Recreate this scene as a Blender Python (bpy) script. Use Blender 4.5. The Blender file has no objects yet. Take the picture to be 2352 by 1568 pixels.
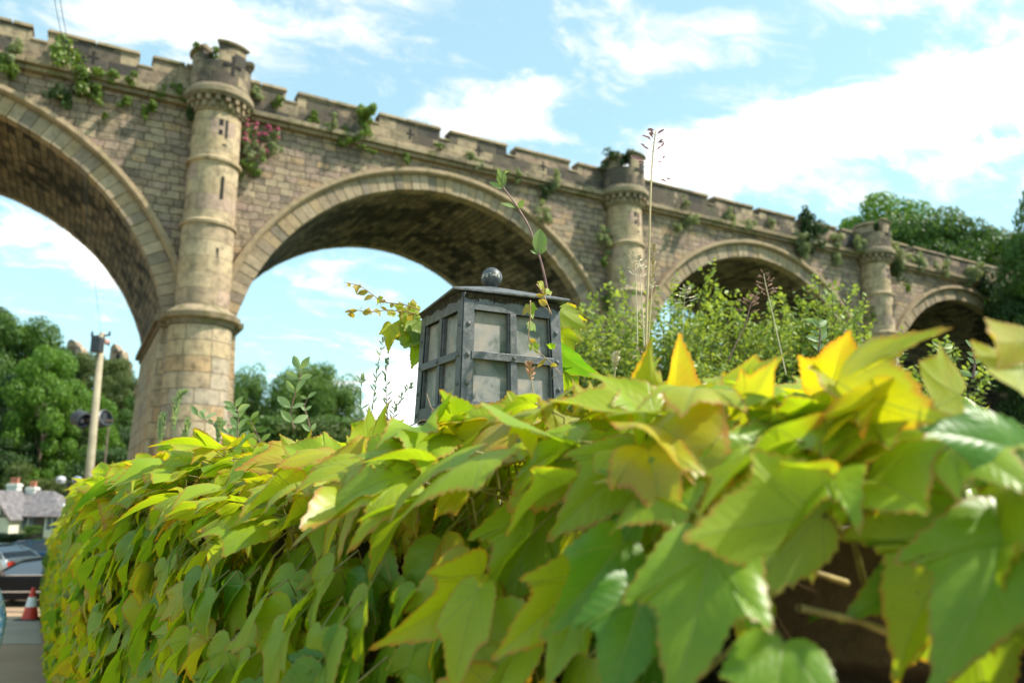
import bpy, math, random
import numpy as np
from mathutils import Vector, Matrix
R = math.radians
rng = np.random.default_rng(7)
random.seed(7)
scene = bpy.context.scene
COL = scene.collection

# ------------------------------------------------------------------ camera
F_PX, PITCH, ROLL = 1773.9, 0.1918, 0.0059          # focal length in pixels of a 2352 px wide frame
fwd = Vector((0, math.cos(PITCH), math.sin(PITCH)))
up0 = Vector((0, -math.sin(PITCH), math.cos(PITCH)))
rt0 = Vector((1, 0, 0))
rt = rt0 * math.cos(ROLL) + up0 * math.sin(ROLL)
upv = up0 * math.cos(ROLL) - rt0 * math.sin(ROLL)
cam_d = bpy.data.cameras.new('camera')
cam = bpy.data.objects.new('camera', cam_d)
COL.objects.link(cam)
cam.matrix_world = Matrix(((rt.x, upv.x, -fwd.x, 0), (rt.y, upv.y, -fwd.y, 0), (rt.z, upv.z, -fwd.z, 0), (0, 0, 0, 1)))
cam_d.sensor_width = 23.5
cam_d.lens = F_PX / 2352 * 23.5
cam_d.clip_start = 0.05
cam_d.clip_end = 6000
cam_d.dof.use_dof = True
cam_d.dof.focus_distance = 1.62
cam_d.dof.aperture_fstop = 2.6
scene.camera = cam


def ray(px, py):
    return rt * ((px - 1176) / F_PX) + upv * ((784 - py) / F_PX) + fwd


def at(px, py, y):                                   # world point seen at a photo pixel, y metres ahead
    d = ray(px, py)
    return d * (y / d.y)


# ------------------------------------------------------------------ world and sun
SUN_AZ, SUN_EL = 92, 50                              # azimuth from the view direction towards the right
scene.view_settings.view_transform = 'Standard'
scene.view_settings.look = 'None'
scene.view_settings.exposure = 1.0
scene.view_settings.gamma = 1
scene.view_settings.use_curve_mapping = False
scene.cycles.use_denoising = True
scene.cycles.max_bounces = 8
scene.cycles.transparent_max_bounces = 8
scene.cycles.sample_clamp_indirect = 4
sd = Vector((math.sin(R(SUN_AZ)) * math.cos(R(SUN_EL)), math.cos(R(SUN_AZ)) * math.cos(R(SUN_EL)), math.sin(R(SUN_EL))))
sun_d = bpy.data.lights.new('sun', 'SUN')
sun_d.energy = 3.8
sun_d.angle = R(1.5)
sun_d.color = (1, 0.94, 0.83)
sun = bpy.data.objects.new('sun', sun_d)
sun.rotation_euler = sd.to_track_quat('Z', 'Y').to_euler()
sun.location = (30, 10, 60)
COL.objects.link(sun)


class NB:                                            # small node-tree helper
    def __init__(s, tree):
        s.t = tree
        s.n = tree.nodes
        s.l = tree.links

    def new(s, typ, **kw):
        n = s.n.new(typ)
        for k, v in kw.items():
            setattr(n, k, v)
        return n

    def put(s, sock, v):
        if isinstance(v, bpy.types.NodeSocket):
            s.l.new(v, sock)
        else:
            if isinstance(v, (tuple, list)) and len(v) == 3 and sock.type == 'RGBA':
                v = (*v, 1)
            sock.default_value = v

    def math(s, op, a, b=0.0, c=None, clamp=False):
        n = s.new('ShaderNodeMath', operation=op, use_clamp=clamp)
        s.put(n.inputs[0], a)
        s.put(n.inputs[1], b)
        if c is not None:
            s.put(n.inputs[2], c)
        return n.outputs[0]

    def vmath(s, op, a, b=(0, 0, 0), out=0, scale=None):
        n = s.new('ShaderNodeVectorMath', operation=op)
        s.put(n.inputs[0], a)
        if op != 'SCALE':
            s.put(n.inputs[1], b)
        else:
            s.put(n.inputs[3], scale)
        return n.outputs[out]

    def dot(s, a, b):
        return s.vmath('DOT_PRODUCT', a, b, out=1)

    def smooth(s, v, lo, hi, a=0.0, b=1.0):
        n = s.new('ShaderNodeMapRange', interpolation_type='SMOOTHSTEP')
        s.put(n.inputs[0], v)
        s.put(n.inputs[1], lo)
        s.put(n.inputs[2], hi)
        s.put(n.inputs[3], a)
        s.put(n.inputs[4], b)
        return n.outputs[0]

    def noise(s, vec, scale, detail=4, rough=0.55, col=False, dist=0.0):
        n = s.new('ShaderNodeTexNoise')
        if vec is not None:
            s.put(n.inputs['Vector'], vec)
        n.inputs['Scale'].default_value = scale
        n.inputs['Detail'].default_value = detail
        n.inputs['Roughness'].default_value = rough
        n.inputs['Distortion'].default_value = dist
        return n.outputs['Color' if col else 0]

    def mix(s, f, a, b, mode='MIX'):
        n = s.new('ShaderNodeMix', data_type='RGBA', blend_type=mode)
        s.put(n.inputs[0], f)
        s.put(n.inputs[6], a)
        s.put(n.inputs[7], b)
        return n.outputs[2]

    def ramp(s, f, stops, const=False):
        n = s.new('ShaderNodeValToRGB')
        cr = n.color_ramp
        if const:
            cr.interpolation = 'CONSTANT'
        while len(cr.elements) < len(stops):
            cr.elements.new(0.5)
        for e, (p, c) in zip(cr.elements, stops):
            e.position = p
            e.color = (*c, 1)
        s.put(n.inputs[0], f)
        return n.outputs[0]

    def comb(s, x, y, z=0.0):
        n = s.new('ShaderNodeCombineXYZ')
        s.put(n.inputs[0], x)
        s.put(n.inputs[1], y)
        s.put(n.inputs[2], z)
        return n.outputs[0]

    def sep(s, v):
        n = s.new('ShaderNodeSeparateXYZ')
        s.put(n.inputs[0], v)
        return n.outputs


world = bpy.data.worlds.new('World')
scene.world = world
world.use_nodes = True
wb = NB(world.node_tree)
bg = world.node_tree.nodes['Background']
bg.inputs['Strength'].default_value = 0.115
sky = wb.new('ShaderNodeTexSky', sky_type='NISHITA')
sky.sun_disc = False
sky.sun_elevation = R(SUN_EL)
sky.sun_rotation = R(SUN_AZ)
sky.air_density = 1.0
sky.dust_density = 0.6
sky.ozone_density = 1.0
gen = wb.new('ShaderNodeTexCoord').outputs['Generated']
dirv = wb.vmath('NORMALIZE', gen)
dx_, dy_, dz_ = wb.sep(dirv)
zz = wb.math('ADD', wb.math('MAXIMUM', dz_, 0.0), 0.22)
plane = wb.comb(wb.math('DIVIDE', dx_, zz), wb.math('DIVIDE', dy_, zz), 0.3)
# lie of the wind-blown cloud bands
rotn = wb.new('ShaderNodeVectorRotate', rotation_type='Z_AXIS')
wb.put(rotn.inputs['Vector'], plane)
rotn.inputs['Angle'].default_value = R(-25)
bandv = wb.vmath('MULTIPLY', rotn.outputs[0], (1.15, 1.7, 1.0))
warp = wb.vmath('SCALE', wb.vmath('SUBTRACT', wb.noise(bandv, 1.6, 3, col=True), (0.5, 0.5, 0.5)), scale=0.55)
nz = wb.noise(wb.vmath('ADD', bandv, warp), 3.1, 9, 0.60)
nz2 = wb.noise(wb.vmath('ADD', bandv, warp), 9.0, 6, 0.6)
BLOBS = [  # photo x, y, half width px, half height px, tilt deg, weight
    (20, 0, 150, 70, 10, -.42), (560, 60, 300, 80, 8, .12), (1750, 130, 200, 90, -10, -.06),
    (1950, 290, 560, 105, -13, .52), (1560, 380, 300, 90, -20, .35), (2250, 200, 320, 90, -15, .5), (2330, 340, 300, 40, -14, .4),
    (620, 60, 560, 130, 10, .25), (1500, 60, 260, 100, 0, .10), (1130, 235, 130, 50, 25, .26), (1245, 200, 60, 60, 0, .3), (915, 208, 60, 25, 0, .25),
    (1060, 295, 110, 45, 10, .45), (90, 540, 220, 60, 12, .42), (240, 610, 90, 40, 5, .4), (700, 620, 120, 50, -10, .16),
    (930, 900, 120, 100, 0, .6), (1620, 130, 260, 70, -20, .18), (1800, 40, 500, 60, -10, .13), (350, 20, 300, 60, 0, .2), (880, 230, 300, 200, 0, -.10),
    (2000, 455, 420, 26, -6, .16), (1330, 330, 160, 80, -30, -.1), (800, 720, 300, 120, 0, -.12), (120, 720, 160, 70, 0, -.15), (1200, 120, 160, 60, 0, -.10)]
bias = None
for bx_, by_, hw, hh, tl, wgt in BLOBS:
    c0 = ray(bx_, by_).normalized()
    ca, sa = math.cos(R(tl)), math.sin(R(tl))
    e1 = (ray(bx_ + 100 * ca, by_ + 100 * sa).normalized() - c0)
    e1 -= c0 * e1.dot(c0)
    e2 = e1.cross(c0)
    k1 = e1.normalized() / (hw * e1.length / 100)
    k2 = e2.normalized() / (hh * e1.length / 100)
    a_ = wb.dot(dirv, tuple(k1))
    b_ = wb.dot(dirv, tuple(k2))
    q_ = wb.math('MULTIPLY_ADD', a_, a_, wb.math('MULTIPLY', b_, b_))
    g_ = wb.math('MULTIPLY', wb.math('EXPONENT', wb.math('MULTIPLY', q_, -0.9)), wgt)
    g_ = wb.math('MULTIPLY', g_, wb.math('GREATER_THAN', wb.dot(dirv, tuple(c0)), 0.0))
    bias = g_ if bias is None else wb.math('ADD', bias, g_)
dens = wb.math('ADD', wb.math('ADD', wb.math('MULTIPLY_ADD', wb.math('SUBTRACT', nz, 0.5), 1.9, 0.0), wb.math('MULTIPLY', wb.math('SUBTRACT', nz2, 0.5), 1.3)), bias)
cm = wb.smooth(dens, -0.02, 0.60)
skyc = wb.mix(1.0, sky.outputs[0], (0.95, 1.22, 1.02), 'MULTIPLY')
skyc = wb.mix(0.34, skyc, (4.0, 5.7, 6.1))
bright = wb.smooth(bias, 0.2, 0.65, 5.6, 10.0)
cloudc = wb.vmath('SCALE', (1.0, 1.0, 0.97), scale=bright)
wb.put(bg.inputs['Color'], wb.mix(cm, skyc, cloudc))


# ------------------------------------------------------------------ object helpers
def tag(o, label=None, cat=None, group=None, kind=None):
    if label:
        o['label'] = label
    if cat:
        o['category'] = cat
    if group:
        o['group'] = group
    if kind:
        o['kind'] = kind
    return o


def empty(name, loc, rz=0.0):
    o = bpy.data.objects.new(name, None)
    o.empty_display_size = 0.1
    o.location = loc
    o.rotation_euler = (0, 0, rz)
    COL.objects.link(o)
    return o


def link_mesh(name, me, mats, parent=None):
    for m in (mats if isinstance(mats, (list, tuple)) else [mats]):
        me.materials.append(m)
    o = bpy.data.objects.new(name, me)
    COL.objects.link(o)
    if parent is not None:
        o.parent = parent
    return o


class MB:
    """Collects vertices and faces; build() makes ONE mesh object."""
    def __init__(s):
        s.v, s.f, s.uv, s.sm = [], [], {}, []

    def add(s, verts, faces, uvs=None, smooth=False):
        b = len(s.v)
        s.v.extend([tuple(p) for p in verts])
        for i, f in enumerate(faces):
            if uvs is not None:
                s.uv[len(s.f)] = uvs[i]
            s.f.append(tuple(b + j for j in f))
            s.sm.append(smooth)

    def box(s, x0, x1, y0, y1, z0, z1, M=None, top=None):
        t = top or 0.0
        P = [(x0, y0, z0), (x1, y0, z0), (x1, y1, z0), (x0, y1, z0),
             (x0 + t, y0 + t, z1), (x1 - t, y0 + t, z1), (x1 - t, y1 - t, z1), (x0 + t, y1 - t, z1)]
        if M is not None:
            P = [M @ Vector(p) for p in P]
        s.add(P, [(0, 3, 2, 1), (4, 5, 6, 7), (0, 1, 5, 4), (1, 2, 6, 5), (2, 3, 7, 6), (3, 0, 4, 7)])

    def tube(s, pts, rad, n=6, cap=True):
        pts = [Vector(p) for p in pts]
        if not isinstance(rad, (list, tuple)):
            rad = [rad] * len(pts)
        V, Fc = [], []
        ref = Vector((0.31, 0.17, 0.93))
        for i, p in enumerate(pts):
            d = (pts[min(i + 1, len(pts) - 1)] - pts[max(i - 1, 0)])
            if d.length < 1e-9:
                d = Vector((0, 0, 1))
            d.normalize()
            a = d.cross(ref)
            if a.length < 1e-3:
                a = d.cross(Vector((1, 0, 0)))
            a.normalize()
            b = d.cross(a)
            for k in range(n):
                t = 2 * math.pi * k / n
                V.append(p + (a * math.cos(t) + b * math.sin(t)) * rad[i])
        for i in range(len(pts) - 1):
            for k in range(n):
                k2 = (k + 1) % n
                Fc.append((i * n + k, (i + 1) * n + k, (i + 1) * n + k2, i * n + k2))
        if cap:
            Fc.append(tuple(range(n)))
            Fc.append(tuple((len(pts) - 1) * n + k for k in reversed(range(n))))
        s.add(V, Fc, smooth=n > 4)

    def lathe(s, prof, cx=0.0, cy=0.0, n=32, a0=0.0, a1=2 * math.pi, smooth=True):
        """prof: list of (radius, z); uv in metres round the outside"""
        V, Fc, U = [], [], []
        full = abs(a1 - a0 - 2 * math.pi) < 1e-6
        m = n if full else n + 1
        for i in range(len(prof) - 1):               # strips share no rim, so profile edges stay crisp
            for r, z in (prof[i], prof[i + 1]):
                for k in range(m):
                    t = a0 + (a1 - a0) * k / n
                    V.append((cx + r * math.cos(t), cy + r * math.sin(t), z))
        rm = max(r for r, z in prof)
        for i in range(len(prof) - 1):
            for k in range(n):
                k2 = (k + 1) % m
                o_ = 2 * i * m
                Fc.append((o_ + k, o_ + k2, o_ + m + k2, o_ + m + k))
                ua, ub = rm * (a0 + (a1 - a0) * k / n), rm * (a0 + (a1 - a0) * (k + 1) / n)
                za, zb = prof[i][1], prof[i + 1][1]
                U.append([(ua, za), (ub, za), (ub, zb), (ua, zb)])
        s.add(V, Fc, U, smooth)

    def build(s, name, mat, parent=None, bevel=0.0):
        me = bpy.data.meshes.new(name)
        me.from_pydata(s.v, [], s.f)
        uvl = me.uv_layers.new(name='UVMap')
        co = s.v
        for p in me.polygons:
            p.use_smooth = s.sm[p.index]
            if p.index in s.uv:
                for li, u in zip(p.loop_indices, s.uv[p.index]):
                    uvl.data[li].uv = u
            else:
                n = p.normal
                ax = max(range(3), key=lambda i: abs(n[i]))
                for li, vi in zip(p.loop_indices, p.vertices):
                    c = co[vi]
                    uvl.data[li].uv = ((c[1] + 3.3, c[2]), (c[0], c[2]), (c[0], c[1]))[ax]
        me.update()
        o = link_mesh(name, me, mat, parent)
        if bevel:
            b = o.modifiers.new('bevel', 'BEVEL')
            b.width = bevel
            b.segments = 2
            b.limit_method = 'ANGLE'
        return o


def mesh_np(name, verts, faces_n, faces, mats, parent=None, uv=None, attrs=None, smooth=True):
    """verts (V,3); faces flat index array of faces with faces_n corners each"""
    me = bpy.data.meshes.new(name)
    nf = len(faces) // faces_n
    me.vertices.add(len(verts))
    me.vertices.foreach_set('co', np.asarray(verts, np.float32).ravel())
    me.loops.add(nf * faces_n)
    me.loops.foreach_set('vertex_index', np.asarray(faces, np.int32))
    me.polygons.add(nf)
    me.polygons.foreach_set('loop_start', np.arange(0, nf * faces_n, faces_n, dtype=np.int32))
    me.polygons.foreach_set('loop_total', np.full(nf, faces_n, np.int32))
    if smooth:
        me.polygons.foreach_set('use_smooth', np.ones(nf, bool))
    me.update(calc_edges=True)
    if uv is not None:
        l = me.uv_layers.new(name='UVMap')
        l.data.foreach_set('uv', np.asarray(uv, np.float32)[np.asarray(faces)].ravel())
    for k, a in (attrs or {}).items():
        at_ = me.attributes.new(k, 'FLOAT', 'POINT')
        at_.data.foreach_set('value', np.asarray(a, np.float32))
    me.validate()
    return link_mesh(name, me, mats, parent)


# ------------------------------------------------------------------ materials
def new_mat(name):
    m = bpy.data.materials.new(name)
    m.use_nodes = True
    nb = NB(m.node_tree)
    return m, nb, m.node_tree.nodes['Principled BSDF']


def bump(nb, bs, h, strength=0.5, dist=0.02):
    b = nb.new('ShaderNodeBump')
    b.inputs['Strength'].default_value = strength
    b.inputs['Distance'].default_value = dist
    nb.put(b.inputs['Height'], h)
    nb.put(bs.inputs['Normal'], b.outputs[0])


def simple(name, col, rough=0.6, metal=0.0, vary=0.25, scale=8.0, spec=None, bmp=0.0, coat=0.0):
    m, nb, bs = new_mat(name)
    tc = nb.new('ShaderNodeTexCoord').outputs['Object']
    n = nb.noise(tc, scale, 5)
    c = nb.mix(nb.smooth(n, .3, .7), tuple(max(0, x * (1 - vary)) for x in col), tuple(min(1, x * (1 + vary)) for x in col))
    nb.put(bs.inputs['Base Color'], c)
    bs.inputs['Roughness'].default_value = rough
    bs.inputs['Metallic'].default_value = metal
    if spec is not None:
        bs.inputs['Specular IOR Level'].default_value = spec
    bs.inputs['Coat Weight'].default_value = coat
    if bmp:
        bump(nb, bs, nb.noise(tc, scale * 3, 5), bmp, 0.01)
    return m


def masonry(name, h, w, cols, mortar, stain=(0.03, 0.027, 0.022), stain_lo=.5, stain_hi=.75, stain_amt=.75, moss=0.0, rough_edge=.05, bump_d=.05, gap=.012, hue=.5):
    m, nb, bs = new_mat(name)
    uvn = nb.new('ShaderNodeUVMap')
    uvn.uv_map = 'UVMap'
    uv = uvn.outputs[0]
    obj = nb.new('ShaderNodeTexCoord').outputs['Object']
    d = nb.vmath('SCALE', nb.vmath('SUBTRACT', nb.noise(uv, 1.7, 2, col=True), (.5, .5, .5)), scale=rough_edge * 2)
    x, y, _ = nb.sep(nb.vmath('ADD', uv, d))
    yr = nb.math('DIVIDE', y, h)
    row = nb.math('FLOOR', yr)
    w1 = nb.new('ShaderNodeTexWhiteNoise', noise_dimensions='1D')
    nb.put(w1.inputs['W'], row)
    rr = w1.outputs['Value']
    ww = nb.math('MULTIPLY_ADD', rr, .6 * w, .72 * w)
    u = nb.math('ADD', nb.math('DIVIDE', x, ww), nb.math('MULTIPLY', rr, 17.3))
    cl = nb.math('FLOOR', u)
    w2 = nb.new('ShaderNodeTexWhiteNoise', noise_dimensions='2D')
    nb.put(w2.inputs['Vector'], nb.comb(cl, row))
    rnd = w2.outputs['Value']
    fx = nb.math('FRACT', u)
    fy = nb.math('FRACT', yr)
    ex = nb.math('MULTIPLY', nb.math('MINIMUM', fx, nb.math('SUBTRACT', 1.0, fx)), w)
    ey = nb.math('MULTIPLY', nb.math('MINIMUM', fy, nb.math('SUBTRACT', 1.0, fy)), h)
    e = nb.math('MINIMUM', ex, ey)
    e = nb.math('ADD', e, nb.math('MULTIPLY', nb.math('SUBTRACT', nb.noise(uv, 9, 3), .5), .03))
    stone = nb.smooth(e, gap * .3, gap * 2.2)
    k = len(cols)
    base = nb.ramp(rnd, [(i / k, c) for i, c in enumerate(cols)], const=True)
    fine = nb.noise(obj, 3.1, 7, .65)
    base = nb.mix(1.0, base, nb.ramp(fine, [(.28, (.42, .42, .42)), (.5, (1, 1, 1)), (.75, (1.35, 1.3, 1.2))]), 'MULTIPLY')
    big = nb.noise(obj, .33, 6, .62, dist=.6)
    # soot keeps to some stones more than to others
    st = nb.math('MULTIPLY', nb.smooth(nb.math('ADD', big, nb.math('MULTIPLY', nb.math('SUBTRACT', w2.outputs['Color'], .5), .28)), stain_lo, stain_hi), stain_amt)
    base = nb.mix(st, base, stain)
    base = nb.mix(nb.math('SUBTRACT', 1.0, stone), base, mortar)
    if moss:
        mo = nb.math('MULTIPLY', nb.smooth(nb.noise(obj, .8, 6, .7), .55, .72), moss)
        base = nb.mix(mo, base, (.075, .085, .02))
    nb.put(bs.inputs['Base Color'], base)
    bs.inputs['Roughness'].default_value = .92
    bs.inputs['Specular IOR Level'].default_value = .2
    hgt = nb.math('ADD', nb.math('ADD', stone, nb.math('MULTIPLY', rnd, .55)), nb.math('MULTIPLY', nb.noise(obj, 6, 6, .7), .9))
    bump(nb, bs, hgt, .9, bump_d)
    return m


def island_stone(name, cols, stain_lo=.55, stain_hi=.8, moss=0.0, bump_d=.03):
    m, nb, bs = new_mat(name)
    obj = nb.new('ShaderNodeTexCoord').outputs['Object']
    rnd = nb.new('ShaderNodeNewGeometry').outputs['Random Per Island']
    k = len(cols)
    base = nb.ramp(rnd, [(i / k, c) for i, c in enumerate(cols)], const=True)
    fine = nb.noise(obj, 3.5, 7, .65)
    base = nb.mix(1.0, base, nb.ramp(fine, [(.25, (.6, .6, .6)), (.5, (1, 1, 1)), (.8, (1.25, 1.2, 1.15))]), 'MULTIPLY')
    st = nb.math('MULTIPLY', nb.smooth(nb.noise(obj, .6, 6, .65), stain_lo, stain_hi), .7)
    base = nb.mix(st, base, (.05, .042, .033))
    if moss:
        base = nb.mix(nb.math('MULTIPLY', nb.smooth(nb.noise(obj, 1.3, 6, .7), .5, .66), moss), base, (.09, .10, .02))
    nb.put(bs.inputs['Base Color'], base)
    bs.inputs['Roughness'].default_value = .9
    bs.inputs['Specular IOR Level'].default_value = .2
    bump(nb, bs, nb.noise(obj, 7, 7, .7), .7, bump_d)
    return m


MORT = (.15, .115, .075)
STONE = [(.37, .28, .19), (.33, .25, .17), (.41, .315, .215), (.29, .22, .155), (.37, .27, .205), (.41, .285, .175), (.33, .25, .185), (.235, .185, .14), (.39, .305, .205), (.35, .25, .195)]
M_WALL = masonry('coursed_rubble', .31, .62, STONE, MORT, stain=(.10, .085, .065), stain_lo=.52, stain_hi=.78, stain_amt=.65, moss=.3, rough_edge=.09, bump_d=.10, gap=.010)
M_SHAFT = masonry('turret_ashlar', .62, 1.3, [(.47, .355, .225), (.43, .32, .195), (.48, .37, .24), (.39, .29, .19), (.42, .30, .225)], (.28, .21, .135), stain=(.19, .14, .095), stain_lo=.55, stain_hi=.8, stain_amt=.5, moss=.2, rough_edge=.01, gap=.006, bump_d=.02)
M_PIER = masonry('pier_ashlar', .60, 1.1, [(.47, .36, .235), (.43, .32, .205), (.50, .39, .26), (.48, .36, .22), (.46, .31, .175), (.42, .34, .25)], (.30, .23, .15), stain=(.20, .155, .11), stain_lo=.55, stain_hi=.8, stain_amt=.5, moss=.15, rough_edge=.035, gap=.012, bump_d=.05)
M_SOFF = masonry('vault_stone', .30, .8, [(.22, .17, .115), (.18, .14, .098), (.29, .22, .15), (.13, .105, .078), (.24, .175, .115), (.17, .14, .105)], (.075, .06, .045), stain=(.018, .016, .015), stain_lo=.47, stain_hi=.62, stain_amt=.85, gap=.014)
M_RING = island_stone('voussoir_stone', [(.37, .28, .185), (.33, .25, .165), (.40, .305, .205), (.29, .22, .155), (.38, .275, .165), (.24, .19, .14)], moss=.15)
M_HOOD = island_stone('hood_stone', [(.31, .225, .135), (.34, .25, .155)], moss=.35)
M_COPE = island_stone('coping_stone', [(.28, .21, .13), (.23, .18, .12), (.33, .255, .165)], moss=.7)
M_PARA = masonry('parapet_stone', .45, 1.0, [(.38, .29, .19), (.33, .25, .165), (.36, .275, .18), (.30, .22, .155), (.34, .24, .17), (.11, .09, .075), (.36, .28, .175)], (.21, .16, .10), stain=(.055, .05, .045), stain_lo=.47, stain_hi=.60, stain_amt=.8, moss=.35, rough_edge=.015, gap=.008, bump_d=.03)
M_DARK = simple('painted_recess_shade', (.02, .017, .014), .95)  # near-black colour stands in for the shade inside loops, slits and openings


def leafy(name, c1, c2, trans=.35, rough=.5, tcol=None):
    m, nb, bs = new_mat(name)
    rnd = nb.new('ShaderNodeNewGeometry').outputs['Random Per Island']
    obj = nb.new('ShaderNodeTexCoord').outputs['Object']
    f = nb.math('ADD', nb.math('MULTIPLY', rnd, .6), nb.math('MULTIPLY', nb.smooth(nb.noise(obj, 3, 2), .3, .7), .4))
    c = nb.mix(f, c1, c2)
    nb.put(bs.inputs['Base Color'], c)
    bs.inputs['Roughness'].default_value = rough
    bs.inputs['Specular IOR Level'].default_value = .35
    tr = nb.new('ShaderNodeBsdfTranslucent')
    nb.put(tr.inputs['Color'], tcol if tcol else nb.mix(1.0, c, (1.6, 1.5, .6), 'MULTIPLY'))
    mx = nb.new('ShaderNodeMixShader')
    mx.inputs[0].default_value = trans
    nb.l.new(bs.outputs[0], mx.inputs[1])
    nb.l.new(tr.outputs[0], mx.inputs[2])
    nb.l.new(mx.outputs[0], m.node_tree.nodes['Material Output'].inputs['Surface'])
    return m


M_TREE_D = leafy('dark_foliage', (.022, .055, .012), (.06, .12, .022), .25)
M_TREE_M = leafy('mid_foliage', (.038, .090, .014), (.105, .19, .028), .3)
M_TREE_B = leafy('bright_foliage', (.07, .155, .014), (.16, .29, .03), .35)
M_TREE_O = leafy('olive_foliage', (.06, .09, .022), (.13, .175, .04), .3)
M_TREE_L = leafy('lime_foliage', (.06, .125, .02), (.15, .25, .035), .35)
M_TREE_R = leafy('copper_foliage', (.05, .02, .018), (.11, .045, .035), .25)
M_BUSH = leafy('bush_leaf', (.17, .25, .05), (.38, .46, .12), .4, .5)
M_WEED = leafy('weed_leaf', (.17, .22, .11), (.34, .38, .22), .35)
M_WEED_G = leafy('green_weed_leaf', (.08, .15, .025), (.22, .30, .06), .35)
M_IVY = leafy('ivy_leaf', (.025, .055, .012), (.06, .11, .025), .2)
M_PINK = simple('pink_petal', (.55, .12, .22), .6)
M_CREAMF = simple('cream_petal', (.62, .58, .33), .6)
M_BARK = simple('bark', (.10, .075, .05), .9, bmp=.6)
M_STRAW = simple('straw', (.55, .42, .22), .6)
M_STRAWP = simple('pale_straw', (.62, .52, .33), .6)
M_SEED = simple('seed_husk', (.36, .19, .13), .7)
M_PGREEN = leafy('pale_green_grass', (.28, .36, .22), (.42, .50, .32), .4)

# ------------------------------------------------------------------ ground
def gz(y):
    if y < 0:
        return -1.46
    if y < 20:
        return -1.46 - .078 * y
    if y < 75:
        return -3.02 - .024 * (y - 20)
    return -4.34 - .004 * (min(y, 400) - 75)


def sheet(name, mat, ys, xl, xr, dz=0.0, nx=1, kind='structure', parent=None):
    V, Fc = [], []
    for y in ys:
        for k in range(nx + 1):
            a, b = xl(y), xr(y)
            V.append((a + (b - a) * k / nx, y, gz(y) + dz))
    for i in range(len(ys) - 1):
        for k in range(nx):
            q = i * (nx + 1) + k
            Fc.append((q, q + 1, q + nx + 2, q + nx + 1))
    mb = MB()
    mb.add(V, Fc, [[(V[j][0], V[j][1]) for j in f] for f in Fc], True)
    o = mb.build(name, mat, parent)
    o['kind'] = kind
    return o


def gmat(name, c1, c2, scale, rough=.9):
    m, nb, bs = new_mat(name)
    uvn = nb.new('ShaderNodeUVMap').outputs[0]
    a = nb.noise(uvn, scale, 6, .6)
    b = nb.noise(uvn, scale * 40, 3, .6)
    c = nb.mix(nb.smooth(nb.math('ADD', nb.math('MULTIPLY', a, .7), nb.math('MULTIPLY', b, .3)), .35, .65), c1, c2)
    nb.put(bs.inputs['Base Color'], c)
    bs.inputs['Roughness'].default_value = rough
    bump(nb, bs, b, .4, .01)
    return m


M_GROUND = gmat('grass_ground', (.05, .075, .02), (.09, .12, .035), .6)
M_ROAD = gmat('worn_asphalt', (.33, .215, .13), (.40, .27, .165), .5)
M_PATCH = gmat('concrete_patch', (.34, .29, .225), (.44, .375, .295), .9)
YS = [-400, -60, -10, 0, 2, 4, 6, 8, 10, 12, 14, 16, 18, 20, 24, 30, 40, 55, 75, 110, 200, 400, 1500]
sheet('ground', M_GROUND, YS, lambda y: -1800, lambda y: 1800, 0, 8)
sheet('road', M_ROAD, [-10, 0, 2, 4, 6, 8, 10, 12, 14, 16, 18, 20, 24, 30, 40, 52], lambda y: -9 - .75 * max(y, 0), lambda y: .6 - .6 * y if y > .2 else 1.4 - y, .004)
sheet('pavement', M_PATCH, [13.4, 14, 16, 18, 18.6], lambda y: -1.6 - .6 * y + (.10 * (y - 14)), lambda y: .35 - .6 * y, .010)

# ------------------------------------------------------------------ viaduct
AL, DV, S0, SP = 1.062, 31.47, 3.662, 20.4
RI, RO, ZS, ZC, ZM, WD, ZIMP = 9.09, 10.1, 4.60, 15.26, 16.9, 9.87, 6.44
ZR1, ZR2, ZB = 12.6, 10.04, -6.0
nv = Vector((-math.cos(AL), math.sin(AL), 0))
vd = empty('viaduct', nv * DV, math.pi / 2 - AL)
tag(vd, 'tall arched stone railway viaduct with crenellated parapet and round turrets', 'viaduct')
VM = Matrix.Translation(nv * DV) @ Matrix.Rotation(math.pi / 2 - AL, 4, 'Z')


def vw(s, z, d):
    return VM @ Vector((s, d, z))


def vinv(px, py, d=0.0):                             # photo pixel -> (s, z) on the facade plane at depth d
    r_ = ray(px, py)
    i = VM.inverted()
    o, q = i @ Vector((0, 0, 0)), i.to_3x3() @ r_
    t = (d - o.y) / q.y
    p = o + q * t
    return p.x, p.z


arches = [-1, 0, 1, 2]
SA, SB = S0 - SP - 9, S0 + 3 * SP + 16


def zarch(s, r):
    for k in arches:
        c = S0 + (k + .5) * SP
        if abs(s - c) < r:
            z = ZS + math.sqrt(r * r - (s - c) ** 2)
            if z > ZIMP - .02:
                return z
    return None


# spandrel wall, front and back sheets plus the deck
mb = MB()
RH = RI + .45
ss = set()
for k in arches:
    c = S0 + (k + .5) * SP
    hw = math.sqrt(RH ** 2 - (ZIMP - ZS) ** 2)
    for i in range(41):
        ss.add(round(c - hw * math.cos(math.pi * i / 40), 4))
ss |= {SA, SB}
ss = sorted(ss)
for dd, flip in ((0.0, False), (WD, True)):
    for a, b in zip(ss[:-1], ss[1:]):
        mid = (a + b) / 2
        if zarch(mid, RH) is not None:
            za, zb = (zarch(a, RH) or ZIMP), (zarch(b, RH) or ZIMP)
        else:
            za = zb = ZB if (mid < S0 - SP or mid > S0 + 3 * SP) else ZIMP - .2
        V = [(a, dd, za), (b, dd, zb), (b, dd, ZC), (a, dd, ZC)]
        f = (0, 1, 2, 3) if not flip else (3, 2, 1, 0)
        mb.add(V, [f], [[(V[j][0], V[j][2]) for j in f]])
mb.box(SA, SB, .1, WD - .1, ZC - .3, ZC - .02)
mb.build('spandrel_wall', M_WALL, vd)


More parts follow.
